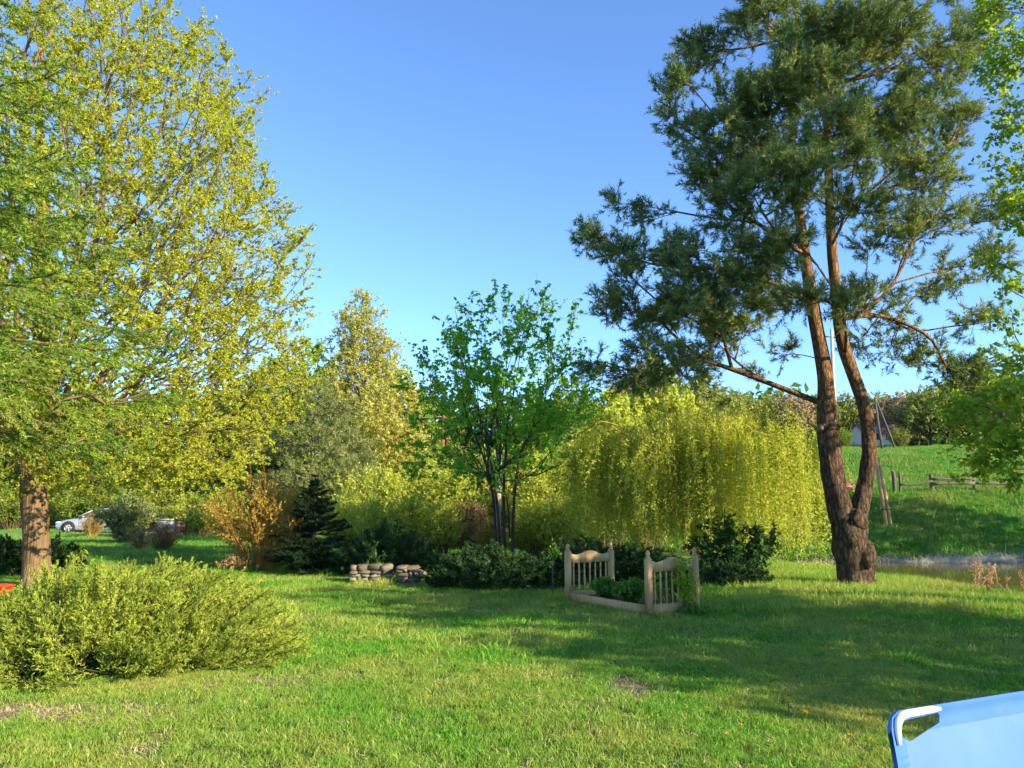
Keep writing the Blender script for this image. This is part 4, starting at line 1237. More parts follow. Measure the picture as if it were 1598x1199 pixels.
# ------------------------------------------------------------------ bed frame planter
def bed_frame():
    foot_c, head_c = np.array([2.42, 12.0]), np.array([1.36, 13.85])
    ax = (head_c - foot_c); Lb = np.linalg.norm(ax); ax /= Lb
    lat = np.array([ax[1], -ax[0]])                       # to the right
    W = 0.46
    b = (*foot_c, gz(*foot_c))
    o = thing('bed_frame', 'old wooden bed frame used as a planter on the lawn', 'bed frame', b)
    def P(c, s, z):  # centre, lateral offset, height
        return np.array([c[0] + lat[0] * s, c[1] + lat[1] * s, b[2] + z])
    def obox(c, s0, s1, z0, z1, t, a0=None):
        g = Geo().box((s0, -t / 2, z0), (s1, t / 2, z1))
        M = np.eye(4); M[:2, 0] = lat; M[:2, 1] = ax; M[:3, 3] = (c[0], c[1], b[2])
        return g.moved(M)
    def end(name, c, tops, rail_z, tilt):
        e = bpy.data.objects.new(name, None); COL.objects.link(e); e.parent = o
        g = Geo()
        k = 25
        s = np.linspace(-W + 0.045, W - 0.045, k)
        q = s / (W - 0.045)
        arch = rail_z + 0.13 + 0.075 * np.exp(-(q / 0.42) ** 2) + 0.028 * np.exp(-((np.abs(q) - 0.95) / 0.13) ** 2)
        V = []
        for t in (-0.017, 0.017):
            for zz in (np.full(k, rail_z), arch):
                for a_, z_ in zip(s, zz): V.append(P(c, a_, z_) + np.array([ax[0] * t, ax[1] * t, 0]))
        Q = []
        for a_ in range(k - 1):
            Q += [(a_, a_ + 1, k + a_ + 1, k + a_), (2 * k + a_, 3 * k + a_, 3 * k + a_ + 1, 2 * k + a_ + 1), (k + a_, k + a_ + 1, 3 * k + a_ + 1, 3 * k + a_), (a_, 2 * k + a_, 2 * k + a_ + 1, a_ + 1)]
        g.add(np.array(V), quads=Q)
        part(e, 'top_rail', g, M_WOOD)
        part(e, 'bottom_board', obox(c, -W + 0.045, W - 0.045, -0.02, 0.17, 0.03), M_WOOD)
        for sgn, top in zip((-1, 1), tops):
            g = Geo().box((-0.043, -0.043, -0.06), (0.043, 0.043, top - 0.10))
            g.lathe([(0.0, top + 0.03), (0.012, top + 0.028), (0.030, top + 0.0), (0.036, top - 0.03), (0.028, top - 0.055), (0.020, top - 0.062), (0.040, top - 0.07), (0.043, top - 0.10), (0.0, top - 0.10)], k=12)
            M = np.eye(4); M[:2, 0] = lat; M[:2, 1] = ax; M[:3, 3] = P(c, sgn * W, 0)
            part(e, 'post', g.moved(M), M_WOOD)
        for k_ in range(7):
            h0, h1 = 0.17, rail_z
            hh = h1 - h0
            pr = [(0.014, 0), (0.014, 0.16), (0.020, 0.18), (0.011, 0.20), (0.015, 0.30), (0.019, 0.42), (0.015, 0.50), (0.021, 0.52), (0.021, 0.54), (0.012, 0.56), (0.017, 0.70), (0.013, 0.82), (0.020, 0.84), (0.014, 0.86), (0.014, 1.0)]
            g = Geo().lathe([(r, h0 + f * hh) for r, f in pr], k=8)
            M = np.eye(4); M[:3, 3] = P(c, -W + 2 * W * (k_ + 1) / 8, 0)
            part(e, 'baluster', g.moved(M), M_WOOD, True)
    end('footboard', foot_c, (0.93, 0.95), 0.64, 0)
    end('headboard', head_c, (0.94, 0.93), 0.64, 0)
    for sgn in (-1, 1):
        g = Geo().box((sgn * W - 0.016, 0.05, -0.02), (sgn * W + 0.016, Lb - 0.05, 0.155))
        M = np.eye(4); M[:2, 0] = lat; M[:2, 1] = ax; M[:3, 3] = b
        part(o, 'side_rail', g.moved(M), M_WOOD)
    # soil inside
    g = Geo().box((-W + 0.03, 0.03, -0.02), (W - 0.03, Lb - 0.03, 0.09))
    M = np.eye(4); M[:2, 0] = lat; M[:2, 1] = ax; M[:3, 3] = b
    part(o, 'soil', g.moved(M), plain_mat('planter_soil', (0.07, 0.05, 0.03), 0.95, bump=0.6, scale=25))
    def spot(s, a, z=0.09):
        return tuple(np.array([*(foot_c + lat * s + ax * a), b[2] + z]))
    shrub('leafy_plant', 'rounded light green plant by the bed headboard', spot(-0.05, 1.62), 0.62, 0.30, M_HERB, M_HERB, 0.05, 80, 40, 91, 'plants in the bed frame', arch=0.4, aspect=0.7, cat='plant')
    shrub('leafy_plant', 'darker green plant in the middle of the bed frame', spot(-0.02, 0.95), 0.72, 0.34, M_HERB, M_HERB, 0.05, 80, 40, 92, 'plants in the bed frame', arch=0.4, aspect=0.7, cat='plant')
    shrub('leafy_plant', 'tall leafy plant just behind the bed footboard', spot(0.14, 0.25), 0.6, 0.62, M_HERB, M_HERB, 0.055, 20, 32, 93, 'plants in the bed frame', arch=0.1, aspect=0.7, cat='plant')
    shrub('climbing_plant', 'leafy vine climbing over the bed footboard', (foot_c[0] + 0.16, foot_c[1] - 0.10, b[2]), 0.34, 0.86, M_RIGHT, M_HERB, 0.06, 9, 48, 94, arch=0.0, aspect=0.75, cat='plant', droop=0.2)
    shrub('grass_tuft', 'ragged weed tuft at the foot of the bed frame', (foot_c[0] + 0.33, foot_c[1] - 0.16, b[2]), 0.6, 0.16, M_HERB, M_TWIG, 0.05, 40, 24, 95, arch=0.2, aspect=0.3, cat='plant')
bed_frame()

# stake with a young graft
b = gpos(862, 14.1)
o = thing('young_tree_stake', 'thin pale stake with a leafy sprout left of the headboard', 'sapling', b)
part(o, 'stake', Geo().tube([(b[0], b[1], b[2] - 0.1), (b[0] - 0.01, b[1], b[2] + 0.5), (b[0] + 0.005, b[1], b[2] + 0.74)], [0.011, 0.010, 0.009], 7), M_GREYWOOD)
lg = Geo(); rng = np.random.default_rng(4)
p = np.array(b) + np.array([0, 0, 0.78]) + rng.normal(size=(46, 3)) * np.array([0.06, 0.06, 0.09])
leaf_quads(lg, rng, p, rand_dir(rng, 46), rng.uniform(0.05, 0.08, 46), rng.uniform(0.03, 0.05, 46))
part(o, 'foliage', lg, M_SAPLING)

# ------------------------------------------------------------------ big trees
# maple at left
mb = np.array(gpos(58, 15.4))
def maple():
    tp = [at(58, 925, 15.4) - mb, at(57, 880, 15.4) - mb, at(56, 820, 15.4) - mb, at(52, 750, 15.4) - mb, at(50, 690, 15.4) - mb, at(66, 560, 15.4) - mb, at(60, 430, 15.5) - mb, at(66, 300, 15.5) - mb, at(60, 150, 15.4) - mb, at(70, 20, 15.4) - mb]
    tp[0][2] = -0.12
    tr = [0.33, 0.245, 0.235, 0.24, 0.26, 0.17, 0.14, 0.105, 0.07, 0.035]
    s = [(np.array(tp), np.array(tr))]
    fork = tp[4]
    for px, py, dy, r in [(150, 380, -1.2, 0.15), (-60, 350, 0.5, 0.15), (210, 520, 0.8, 0.12), (20, 420, 2.0, 0.13), (-80, 520, -1.5, 0.12), (130, 560, -2.0, 0.10)]:
        e = at(px, py, 15.4 + dy) - mb
        m = fork * 0.5 + e * 0.5 + np.array([0, 0, -0.25])
        s.append((np.array([fork * 0.98, fork * 0.75 + m * 0.25, m, m * 0.45 + e * 0.55, e]), np.array([r, r * 0.9, r * 0.72, r * 0.5, r * 0.25])))
    return s
MAPLE_PROF = [(1.75, 2.6), (2.4, 4.2), (3.6, 5.0), (4.8, 5.0), (5.8, 4.85), (7.8, 4.6), (9, 4.1), (10.6, 3.75), (11.9, 2.7), (13.6, 0.9)]
broadleaf('maple_tree', 'large maple with fresh yellow green leaves at left', tuple(mb), MAPLE_PROF, 0.3, 5600, M_MAPLE, M_TWIG, 0.042, (5, 0.36), 8, 6, 0.42, 101, bf=0.30, stems=maple(),
          max_cnt=3, r_tip=0.0044, thin=lambda p, r: (p[:, 0] > -1.6) | (r.random(len(p)) < 0.25), tri=True, shell=0.42, lobes=0.06, trunk_mat=M_BARK_MAPLE, droop=0.1, aspect=0.8)

# foreground fir at the left edge
fb = (-7.35, 9.0, gz(-7.35, 9.0))
def fir_keep(tip, rng):
    return tip[0] > 0.35 or rng.random() < 0.18
conifer('fir_tree', 'bright green fir boughs hanging in from the left edge', fb, 10.8, 3.3, M_FIR, M_TWIG, 102, whorls=20, per=9, z0=2.9, nl=0.05, nw=0.013, dens=29, droop=0.42, jit=0.14, keep=fir_keep,
        trunk_r=0.22, step=0.25, power=1.0, side=0.62)

# old forked pine
pb = np.array(gpos(1335, 15.8))
YP = 15.8
def pl(lst): return [at(px, py, YP + dy) for px, py, dy in lst]
stemA = (np.array(pl([(1316, 815, 0), (1302, 755, 0), (1297, 721, 0), (1292, 670, 0), (1290, 618, 0), (1285, 570, 0.05), (1272, 500, 0.1), (1258, 410, 0.1), (1248, 340, 0.1), (1240, 290, 0), (1236, 190, 0), (1240, 80, 0.1), (1246, -30, 0)])),
         np.array([0.24, 0.23, 0.225, 0.215, 0.17, 0.153, 0.14, 0.12, 0.105, 0.09, 0.07, 0.05, 0.03]))
stemB = (np.array(pl([(1334, 815, 0), (1346, 775, -0.05), (1351, 750, -0.05), (1356, 715, -0.1), (1356, 687, -0.1), (1352, 650, -0.1), (1343, 615, -0.1), (1328, 575, -0.1), (1314, 530, -0.1), (1304, 450, -0.1), (1297, 370, -0.1),
                      (1293, 270, 0), (1292, 150, 0), (1295, 20, 0), (1300, -140, 0)])),
         np.array([0.20, 0.17, 0.152, 0.142, 0.14, 0.136, 0.132, 0.13, 0.125, 0.112, 0.10, 0.085, 0.068, 0.05, 0.03]))
PLB = [(930, 372, 0.2, 38, 1), (965, 318, 0.3, 26, 1), (1012, 335, 0.2, 36, 1), (985, 410, 0.0, 62, 1.0), (1060, 405, -0.5, 62, 1), (1090, 470, -0.6, 72, 1.25), (1145, 420, -0.8, 68, 1.1), (965, 478, 0.2, 48, 1),
       (1030, 500, 0.4, 60, 1.1), (1130, 520, 0.4, 56, 1.1), (1190, 470, 0.8, 60, 1), (935, 575, 0.6, 36, 1), (985, 590, 0.3, 42, 1), (1050, 575, -0.4, 52, 1), (1110, 560, 0.6, 50, 1), (1000, 545, 0.0, 40, 0.9),
       (1055, 130, 0, 42, 1), (1040, 175, 0.2, 32, 1), (1100, 85, 0.2, 58, 1), (1075, 215, 0, 46, 1), (1110, 270, -0.4, 62, 1.1), (1150, 340, -0.6, 66, 1.1), (1215, 395, -1.2, 62, 1.1), (1160, 180, -0.8, 82, 1.1),
       (1245, 130, -1.2, 88, 1.1), (1300, 60, -1.2, 92, 1), (1190, 30, -0.3, 80, 1), (1370, 60, -0.6, 92, 1), (1400, 175, -0.8, 84, 1), (1300, 220, -1.5, 84, 1.0), (1450, 110, 0.2, 84, 0.9), (1510, 60, 0.4, 70, 0.8),
       (1430, 270, -0.3, 74, 0.9), (1490, 200, 0.5, 66, 0.8), (1225, 290, -1.5, 80, 1.1), (1340, 320, -1.4, 62, 0.8), (1255, 465, -1.3, 48, 0.9), (1325, 470, -1.3, 48, 0.8), (1400, 370, 0.5, 80, 0.55), (1390, 460, 0.5, 80, 0.45),
       (1460, 340, 0.9, 70, 0.6), (1475, 430, 0.8, 66, 0.5), (1425, 540, 0.7, 70, 0.45), (1360, 540, 1.0, 56, 0.4), (1495, 590, 0.9, 52, 1.5), (1530, 610, 1.2, 40, 1.4), (1450, 560, 0.9, 30, 0.6),
       (1545, 330, 1.2, 55, 0.8), (1550, 400, 1.3, 46, 0.8), (1510, 500, 1.0, 52, 0.6), (1300, -70, 0, 100, 0.9), (1390, -60, 0.2, 95, 0.8), (1200, -60, 0.2, 70, 0.9), (1480, -40, 0.4, 80, 0.7), (1300, -170, 0.2, 80, 0.8),
       (1180, 250, 1.4, 70, 0.7), (1290, 150, 1.6, 90, 0.6), (1380, 250, 1.6, 80, 0.3), (1220, 545, 1.0, 40, 0.4), (1180, 590, 0.5, 30, 0.4)]
lob = [(at(px, py, YP + dy * 1.3), r * 0.84 / F_PX * YP, w) for px, py, dy, r, w in PLB]
o, g, ngd = pine_tree('pine_tree', 'old forked pine with reddish stems beside the pond', tuple(pb), [stemA, stemB], lob, M_PINE, M_BARK_PINE, 94, 111, (6, 0.32), (0.105, 0.017), None,
                      bf=0.40, warp=0.30, n_per=24, shoot=(2, 0.17), rmax=0.06, r_tip=0.0055)
part(o, 'limbs', g, M_BARK_PINE)
part(o, 'crown', ngd, M_PINE)
tg = Geo()
base_p, base_r = trunk_geo([(pb[0], pb[1], pb[2] - 0.15), at(1335, 905, YP), at(1332, 875, YP), at(1327, 845, YP), at(1325, 818, YP), at(1324, 798, YP)], [0.43, 0.345, 0.345, 0.345, 0.33, 0.23])
tg.tube(base_p, base_r, 26, wob=0.09, seed=2)
pa, ra = trunk_geo(*stemA); tg.tube(pa[pa[:, 2] < 3.8], ra[pa[:, 2] < 3.8], 22, wob=0.07, seed=1)
pB, rB = trunk_geo(*stemB); tg.tube(pB[pB[:, 2] < 2.9], rB[pB[:, 2] < 2.9], 22, wob=0.07, seed=3)
part(o, 'trunk', tg, M_BARK_PINE, True)
ug = Geo()
ug.tube(pa[pa[:, 2] > 3.6], ra[pa[:, 2] > 3.6] * 1.0, 16, wob=0.05, seed=1)
ug.tube(pB[pB[:, 2] > 2.7], rB[pB[:, 2] > 2.7] * 1.0, 16, wob=0.05, seed=3)
part(o, 'upper_stems', ug, M_BARK_PINE, True)
def blob(c, r, seed, k=14, rows=9):
    rng = np.random.default_rng(seed)
    V = [np.array(c) + np.array([0, 0, r[2]])]
    for a in range(1, rows):
        ph = math.pi * a / rows
        for q in range(k):
            t = 2 * math.pi * q / k
            f = 1 + 0.10 * math.sin(3 * t + 2 * ph + seed) + 0.08 * math.sin(5 * t - 4 * ph) + rng.normal() * 0.035
            V.append(np.array(c) + np.array([math.sin(ph) * math.cos(t) * r[0], math.sin(ph) * math.sin(t) * r[1], math.cos(ph) * r[2]]) * f)
    V.append(np.array(c) - np.array([0, 0, r[2]]))
    T = [(0, 1 + q, 1 + (q + 1) % k) for q in range(k)]
    Q = [(1 + (a - 1) * k + q, 1 + a * k + q, 1 + a * k + (q + 1) % k, 1 + (a - 1) * k + (q + 1) % k) for a in range(1, rows - 1) for q in range(k)]
    n = len(V) - 1
    T += [(n, 1 + (rows - 2) * k + (q + 1) % k, 1 + (rows - 2) * k + q) for q in range(k)]
    return np.array(V), T, Q
bg = Geo(); bg.add(*blob(at(1349, 868, YP - 0.14), (0.235, 0.26, 0.33), 3)); part(o, 'burl', bg, M_BARK_PINE, True)
bg = Geo(); bg.add(*blob(at(1338, 812, YP - 0.20), (0.20, 0.18, 0.22), 5)); part(o, 'burl', bg, M_BARK_PINE, True)
bg = Geo(); bg.add(*blob(at(1292, 668, YP - 0.02), (0.245, 0.24, 0.11), 7)); part(o, 'branch_collar', bg, M_BARK_PINE, True)
c = at(1281, 668, YP - 0.20)
bg = Geo().tube([c + np.array([0.05, 0.16, 0]), c, c + np.array([-0.03, -0.05, 0.005])], [0.09, 0.062, 0.055], 14)
part(o, 'cut_stub', bg, plain_mat('cut_wood', (0.20, 0.145, 0.10), 0.9, var=0.3, scale=30))

# leafy tree at the right edge
rb = np.array(gpos(1790, 11.6))
YR = 11.2
RLB = [(1565, 625, 0, 66, 1.2), (1505, 640, 0.1, 42, 1.1), (1590, 560, 0.3, 56, 0.9), (1575, 700, -0.2, 56, 1.2), (1520, 690, 0.2, 44, 1.1), (1530, 735, 0.5, 34, 0.9), (1585, 745, 0.6, 40, 0.9), (1600, 640, -0.5, 80, 1.2),
       (1600, 450, 0.2, 46, 1.1), (1560, 410, 0.3, 36, 0.9), (1598, 330, 0.2, 52, 1.2), (1562, 270, 0.4, 38, 0.8), (1600, 190, 0.0, 62, 1.3), (1580, 80, 0.1, 60, 1.4), (1558, 15, 0.2, 48, 1.2), (1540, 130, 0.3, 30, 0.7), (1555, 500, 0.3, 30, 0.5),
       (1690, 300, 0, 130, 0.7), (1700, 560, 0, 130, 0.7), (1690, 90, 0, 130, 0.7), (1800, 420, 0.6, 150, 0.5), (1810, 200, 0, 150, 0.5), (1690, 720, 0, 70, 0.7), (1650, -60, 0, 120, 0.6), (1780, -100, 0.5, 150, 0.5),
       (1900, 350, 0, 150, 0.5), (1880, 100, 0, 140, 0.5), (1760, -260, 0, 130, 0.5), (1860, 560, 0, 120, 0.5)]
def right_tree():
    rng = np.random.default_rng(121)
    o = thing('leafy_tree', 'fresh green leafy branches reaching in from the right edge', 'tree', tuple(rb))
    tp, tr = trunk_geo([rb + (0, 0, -0.1), rb + (0.0, 0, 1.2), rb + (-0.1, 0, 3.0), rb + (0.05, 0, 5.0), rb + (0, 0.1, 7.2), rb + (0.1, 0, 9.5)], [0.30, 0.21, 0.18, 0.14, 0.09, 0.03])
    lob = [(at(px, py, YR + dy * 2), r / F_PX * YR, w) for px, py, dy, r, w in RLB]
    pts = lobe_points(rng, lob, 125)
    m = tp[:, 2] > rb[2] + 1.3
    L = np.concatenate([[0], np.cumsum(np.linalg.norm(np.diff(tp, axis=0), axis=1))])
    def wz(p, s):
        q = p.copy(); q[:, 2] -= s * 0.15 * np.hypot(p[:, 0] - rb[0], p[:, 1] - rb[1]); return q
    P, par, order = grow(wz(tp[m], 1), L[m] * 0.4, wz(pts, 1), 0.4)
    P = relax(wz(P, -1), par, order, int(m.sum()))
    g, lg, tg = Geo(), Geo(), Geo()
    rad, cnt = limb_mesh(g, P, par, order, int(m.sum()), 0.004, 0.45, 0.09)
    tb, td, tl = spawn_twigs(rng, P, par, order, cnt, 3, 4, 0.26, up=-0.1)
    te = tb + td * tl[:, None]
    segs(g, tb, te, np.full(len(tb), 0.003), np.full(len(tb), 0.0015), td, td, 3)
    cp = (tb[:, None] + (te - tb)[:, None] * rng.random((len(tb), 6, 1))).reshape(-1, 3)
    dd = rand_dir(rng, len(cp)); dd[:, 2] -= 0.35
    sz = rng.uniform(0.05, 0.105, len(cp))
    leaf_quads(lg, rng, cp, nrm(dd), sz, sz * 0.75, np.clip(np.repeat(rng.random(len(tb)), 6) * 0.5 + 0.5 * rng.random(len(cp)), 0, 1))
    tg.tube(tp, tr, 16, wob=0.05)
    part(o, 'trunk', tg, M_BARK_GREY, True); part(o, 'limbs', g, M_TWIG); part(o, 'crown', lg, M_RIGHT)
right_tree()

# trees standing out of frame to the right whose shade lies on the lawn
SHADE = [(11.8, 2.2, 0.62, 'tree beyond the right edge shading the near right of the lawn'), (15.0, 3.4, 1.0, 'tree beyond the right edge shading the middle of the lawn'), (11.6, 6.6, 0.72, 'smaller tree beyond the right edge by the pond shading the bed frame'),
         (29, 26.0, 1.2, 'large tree beyond the right edge shading the far bank of the pond')]
first = None
for x, y, s, lb in SHADE:
    bb = (x, y, max(gz(x, y), WATER_Z))
    if first is None:
        first = broadleaf('shade_tree', lb, bb, [(1.6, 1.2), (2.6, 2.6), (4.5, 3.2), (6.5, 2.8), (8.5, 1.8), (9.8, 0.5)], 0.22, 600, M_GREEN, M_BARK_GREY, 0.155, (4, 0.45), 3, 3, 0.5, 131,
                          group='trees standing to the right of the view', max_cnt=4, r_tip=0.009)
        first.scale = (s, s, s)
    else:
        dup(first, bb, 2.0 * x, s, lb)

# ------------------------------------------------------------------ silver car on the lane
def car():
    b = at(90, 833, 46.5)
    b = np.array([b[0], 46.6, gz(b[0], 47) + 0.05])
    o = thing('silver_car', 'silver car parked on the lane behind the shrubs', 'car', tuple(b), rz=math.radians(9))
    paint = plain_mat('silver_paint', (0.42, 0.44, 0.45), 0.28, metal=0.35, var=0.03, scale=2, coat=0.6)
    glass = plain_mat('car_glass', (0.03, 0.045, 0.05), 0.05, var=0.05, spec=0.8)
    black = plain_mat('black_rubber', (0.02, 0.02, 0.02), 0.8, var=0.1)
    alloy = plain_mat('alloy', (0.5, 0.5, 0.5), 0.35, metal=0.8, var=0.05)
    lamp = plain_mat('lamp_glass', (0.75, 0.77, 0.78), 0.1, var=0.1, spec=0.8)
    red = plain_mat('red_lens', (0.45, 0.02, 0.02), 0.2, var=0.1)
    plate = plain_mat('plate_white', (0.75, 0.75, 0.72), 0.5, var=0.05)
    # local x = length (front at 0, rear at 4.4), y = width
    xs = np.array([0.0, 0.05, 0.2, 0.6, 1.1, 1.35, 1.8, 2.4, 3.0, 3.6, 4.1, 4.32, 4.4])
    top = np.array([0.55, 0.62, 0.70, 0.80, 0.88, 0.93, 0.95, 0.96, 0.98, 1.0, 1.0, 0.95, 0.80])
    low = np.array([0.30, 0.24, 0.20, 0.19, 0.19, 0.19, 0.19, 0.19, 0.19, 0.20, 0.24, 0.30, 0.38])
    hw = np.array([0.55, 0.68, 0.80, 0.87, 0.89, 0.89, 0.90, 0.90, 0.90, 0.89, 0.85, 0.78, 0.68])
    def loft(xs, low, top, hw, prof):
        V, k = [], len(prof)
        for x, a, c, w in zip(xs, low, top, hw):
            for f, z in prof: V.append((x, f * w, a + (c - a) * z))
        n = len(xs)
        Q = [(i * k + j, i * k + (j + 1) % k, (i + 1) * k + (j + 1) % k, (i + 1) * k + j) for i in range(n - 1) for j in range(k)]
        g = Geo()
        g.add(np.array(V), quads=Q)
        c0, c1 = np.array(V[:k]), np.array(V[-k:])
        g.add(np.concatenate([c0, c0.mean(0)[None]]), [(k, (j + 1) % k, j) for j in range(k)])
        g.add(np.concatenate([c1, c1.mean(0)[None]]), [(k, j, (j + 1) % k) for j in range(k)])
        return g
    prof = [(-0.88, 0), (-1.0, 0.15), (-1.0, 0.45), (-0.985, 0.72), (-0.92, 0.93), (-0.78, 1.0), (0, 1.03), (0.78, 1.0), (0.92, 0.93), (0.985, 0.72), (1.0, 0.45), (1.0, 0.15), (0.88, 0)]
    part(o, 'body', loft(xs, low, top, hw, prof), paint, True, world=False)
    # cabin
    cx = np.array([1.12, 1.55, 1.95, 2.5, 3.1, 3.6, 4.05, 4.3])
    ct = np.array([0.92, 1.17, 1.38, 1.46, 1.46, 1.41, 1.24, 1.0])
    part(o, 'windscreen', loft(cx, np.full(8, 0.86), ct - 0.025, np.full(8, 0.80), [(-1, 0), (-0.97, 0.35), (-0.82, 0.9), (-0.6, 1.0), (0.6, 1.0), (0.82, 0.9), (0.97, 0.35), (1, 0)]), glass, True, world=False)
    part(o, 'roof', loft(cx[1:7] + 0.12, ct[1:7] - 0.05, ct[1:7] + 0.005, np.full(6, 0.69), [(-1, 0), (-0.96, 0.7), (-0.7, 1), (0.7, 1), (0.96, 0.7), (1, 0)]), paint, True, world=False)
    for s in (-1, 1):
        for x0, x1 in ((1.28, 2.0), (2.44, 2.50), (3.32, 3.44), (3.75, 4.2)):
            z1 = np.interp(x1, cx, ct) - 0.04
            z0 = np.interp(x0, cx, ct) - 0.05 if x0 < 2 else 0.9
            g = Geo().tube([(x0, s * 0.80, z0 if x0 < 2 else 0.9), (x1, s * 0.68, z1)], [0.035, 0.03], 6)
            part(o, 'pillar', g, paint, True, world=False)
        for x in (0.82, 3.55):
            t = part(o, 'wheel', Geo().lathe([(0.20, -0.10), (0.30, -0.11), (0.33, -0.08), (0.335, 0), (0.33, 0.08), (0.30, 0.11), (0.20, 0.10)], (x, s * 0.80, 0.33), 24, 1), black, True, world=False)
            g = Geo().lathe([(0.0, 0.06 * s), (0.05, 0.07 * s), (0.06, 0.05 * s), (0.0, 0.05 * s)], (x, s * 0.84, 0.33), 12, 1)
            g.lathe([(0.22, 0.0), (0.215, 0.055 * s), (0.19, 0.05 * s), (0.19, 0.0)], (x, s * 0.84, 0.33), 24, 1)
            for q in range(5):
                a = q * 2 * math.pi / 5
                dx, dz = math.cos(a), math.sin(a)
                g.tube([(x + dx * 0.03, s * 0.885, 0.33 + dz * 0.03), (x + dx * 0.205, s * 0.88, 0.33 + dz * 0.205)], [0.022, 0.03], 5)
            part(t, 'rim', g, alloy, True, world=False)
            part(o, 'wheel_arch', Geo().lathe([(0.33, -0.02 * s), (0.385, -0.02 * s), (0.39, 0.025 * s), (0.34, 0.03 * s)], (x, s * 0.885, 0.34), 24, 1), black, True, world=False)
        bl = Geo(); bl.add(*blob((0.28, s * 0.70, 0.63), (0.25, 0.10, 0.075), 2, 10, 6)); part(o, 'headlight', bl, lamp, True, world=False)
        bl = Geo(); bl.add(*blob((4.27, s * 0.66, 0.82), (0.10, 0.14, 0.09), 2, 10, 6)); part(o, 'tail_light', bl, red, True, world=False)
        bl = Geo(); bl.add(*blob((1.62, s * 0.98, 0.98), (0.07, 0.09, 0.06), 4, 10, 6)); part(o, 'mirror', bl, paint, True, world=False)
        bl = Geo(); bl.add(*blob((0.13, s * 0.58, 0.36), (0.08, 0.08, 0.05), 4, 10, 6)); part(o, 'fog_light', bl, black, True, world=False)
        for x in (1.36, 2.46, 3.36):
            part(o, 'door_seam', Geo().tube([(x, s * 0.885, 0.28), (x + 0.02, s * 0.897, 0.6), (x, s * 0.855, 0.9)], [0.006] * 3, 4), black, world=False)
        for x in (2.25, 3.15): part(o, 'door_handle', Geo().tube([(x, s * 0.905, 0.80), (x + 0.16, s * 0.905, 0.80)], [0.015, 0.015], 6), paint, True, world=False)
    part(o, 'grille', Geo().box((-0.012, -0.42, 0.42), (0.06, 0.42, 0.56)), black, world=False)
    part(o, 'lower_grille', Geo().box((-0.005, -0.5, 0.27), (0.06, 0.5, 0.35)), black, world=False)
    part(o, 'number_plate', Geo().box((-0.022, -0.26, 0.365), (0.0, 0.26, 0.41)), plate, world=False)
car()

# brick pillar and low pale wall near the lane
b = gpos(284, 43.0)
M_BRICK, M_MORTAR = plain_mat('brick', (0.20, 0.095, 0.05), 0.9, var=0.25, scale=6), plain_mat('mortar', (0.4, 0.36, 0.3), 0.95)
single('brick_pillar', Geo().box((b[0] - 0.22, b[1] - 0.22, b[2] - 0.1), (b[0] + 0.22, b[1] + 0.22, b[2] + 0.85)).box((b[0] - 0.27, b[1] - 0.27, b[2] + 0.85), (b[0] + 0.27, b[1] + 0.27, b[2] + 0.94)), M_BRICK,
       'small reddish brick pillar by the lane', 'pillar', b)
b = gpos(264, 44.0)
single('rendered_wall', Geo().box((b[0] - 0.55, b[1] - 0.12, b[2] - 0.1), (b[0] + 0.5, b[1] + 0.12, b[2] + 0.85)).box((b[0] - 0.60, b[1] - 0.17, b[2] + 0.85), (b[0] + 0.55, b[1] + 0.17, b[2] + 0.92)),
       plain_mat('pale_render', (0.40, 0.36, 0.28), 0.9, var=0.15), 'short pale wall beside the brick pillar', 'wall', b)

# red bucket peeping over the golden juniper
b = np.array(at(6, 918, 13.4)); b[2] = gz(b[0], b[1])
M_RED = plain_mat('red_plastic', (0.75, 0.045, 0.015), 0.4, var=0.05)
o = thing('red_bucket', 'red plastic bucket at the left edge behind the golden juniper', 'bucket', tuple(b))
part(o, 'tub', Geo().lathe([(0.0, 0.0), (0.11, 0.0), (0.15, 0.27), (0.165, 0.275), (0.165, 0.295), (0.148, 0.295), (0.10, 0.02), (0, 0.02)], (0, 0, 0), 22), M_RED, True, world=False)
a = np.linspace(0, math.pi, 13)
part(o, 'handle', Geo().tube(np.stack([np.cos(a) * 0.155, np.sin(a) * -0.10, 0.28 + np.sin(a) * 0.05], 1), np.full(13, 0.005), 6), M_GREYWOOD, True, world=False)

# ------------------------------------------------------------------ beyond the pond: fence, poles, house
def wood_post(parent, p, h, w, name='post', lean=(0, 0), mat=None):
    g = Geo()
    p = np.array(p)
    n = 6
    pts = [p + np.array([lean[0] * f, lean[1] * f, -0.25 + (h + 0.25) * f]) for f in np.linspace(0, 1, n)]
    g.tube(pts, np.full(n, w), 7, wob=0.12, seed=p[0])
    return part(parent, name, g, mat or M_GREYWOOD)
YF = 37.2
fx = [(1398, 1.2, (0.0, 0)), (1406, 1.1, (0.06, 0)), (1457, 1.0, (-0.02, 0)), (1523, 1.02, (0.03, 0)), (1588, 1.0, (0, 0))]
b = gpos(1398, YF)
fo = thing('wooden_fence', 'weathered wooden fence on the far bank of the pond', 'fence', b)
pos = []
for px, h, ln in fx:
    p = gpos(px, YF); pos.append(np.array(p)); wood_post(fo, p, h, 0.085 if px != 1406 else 0.06, lean=ln)
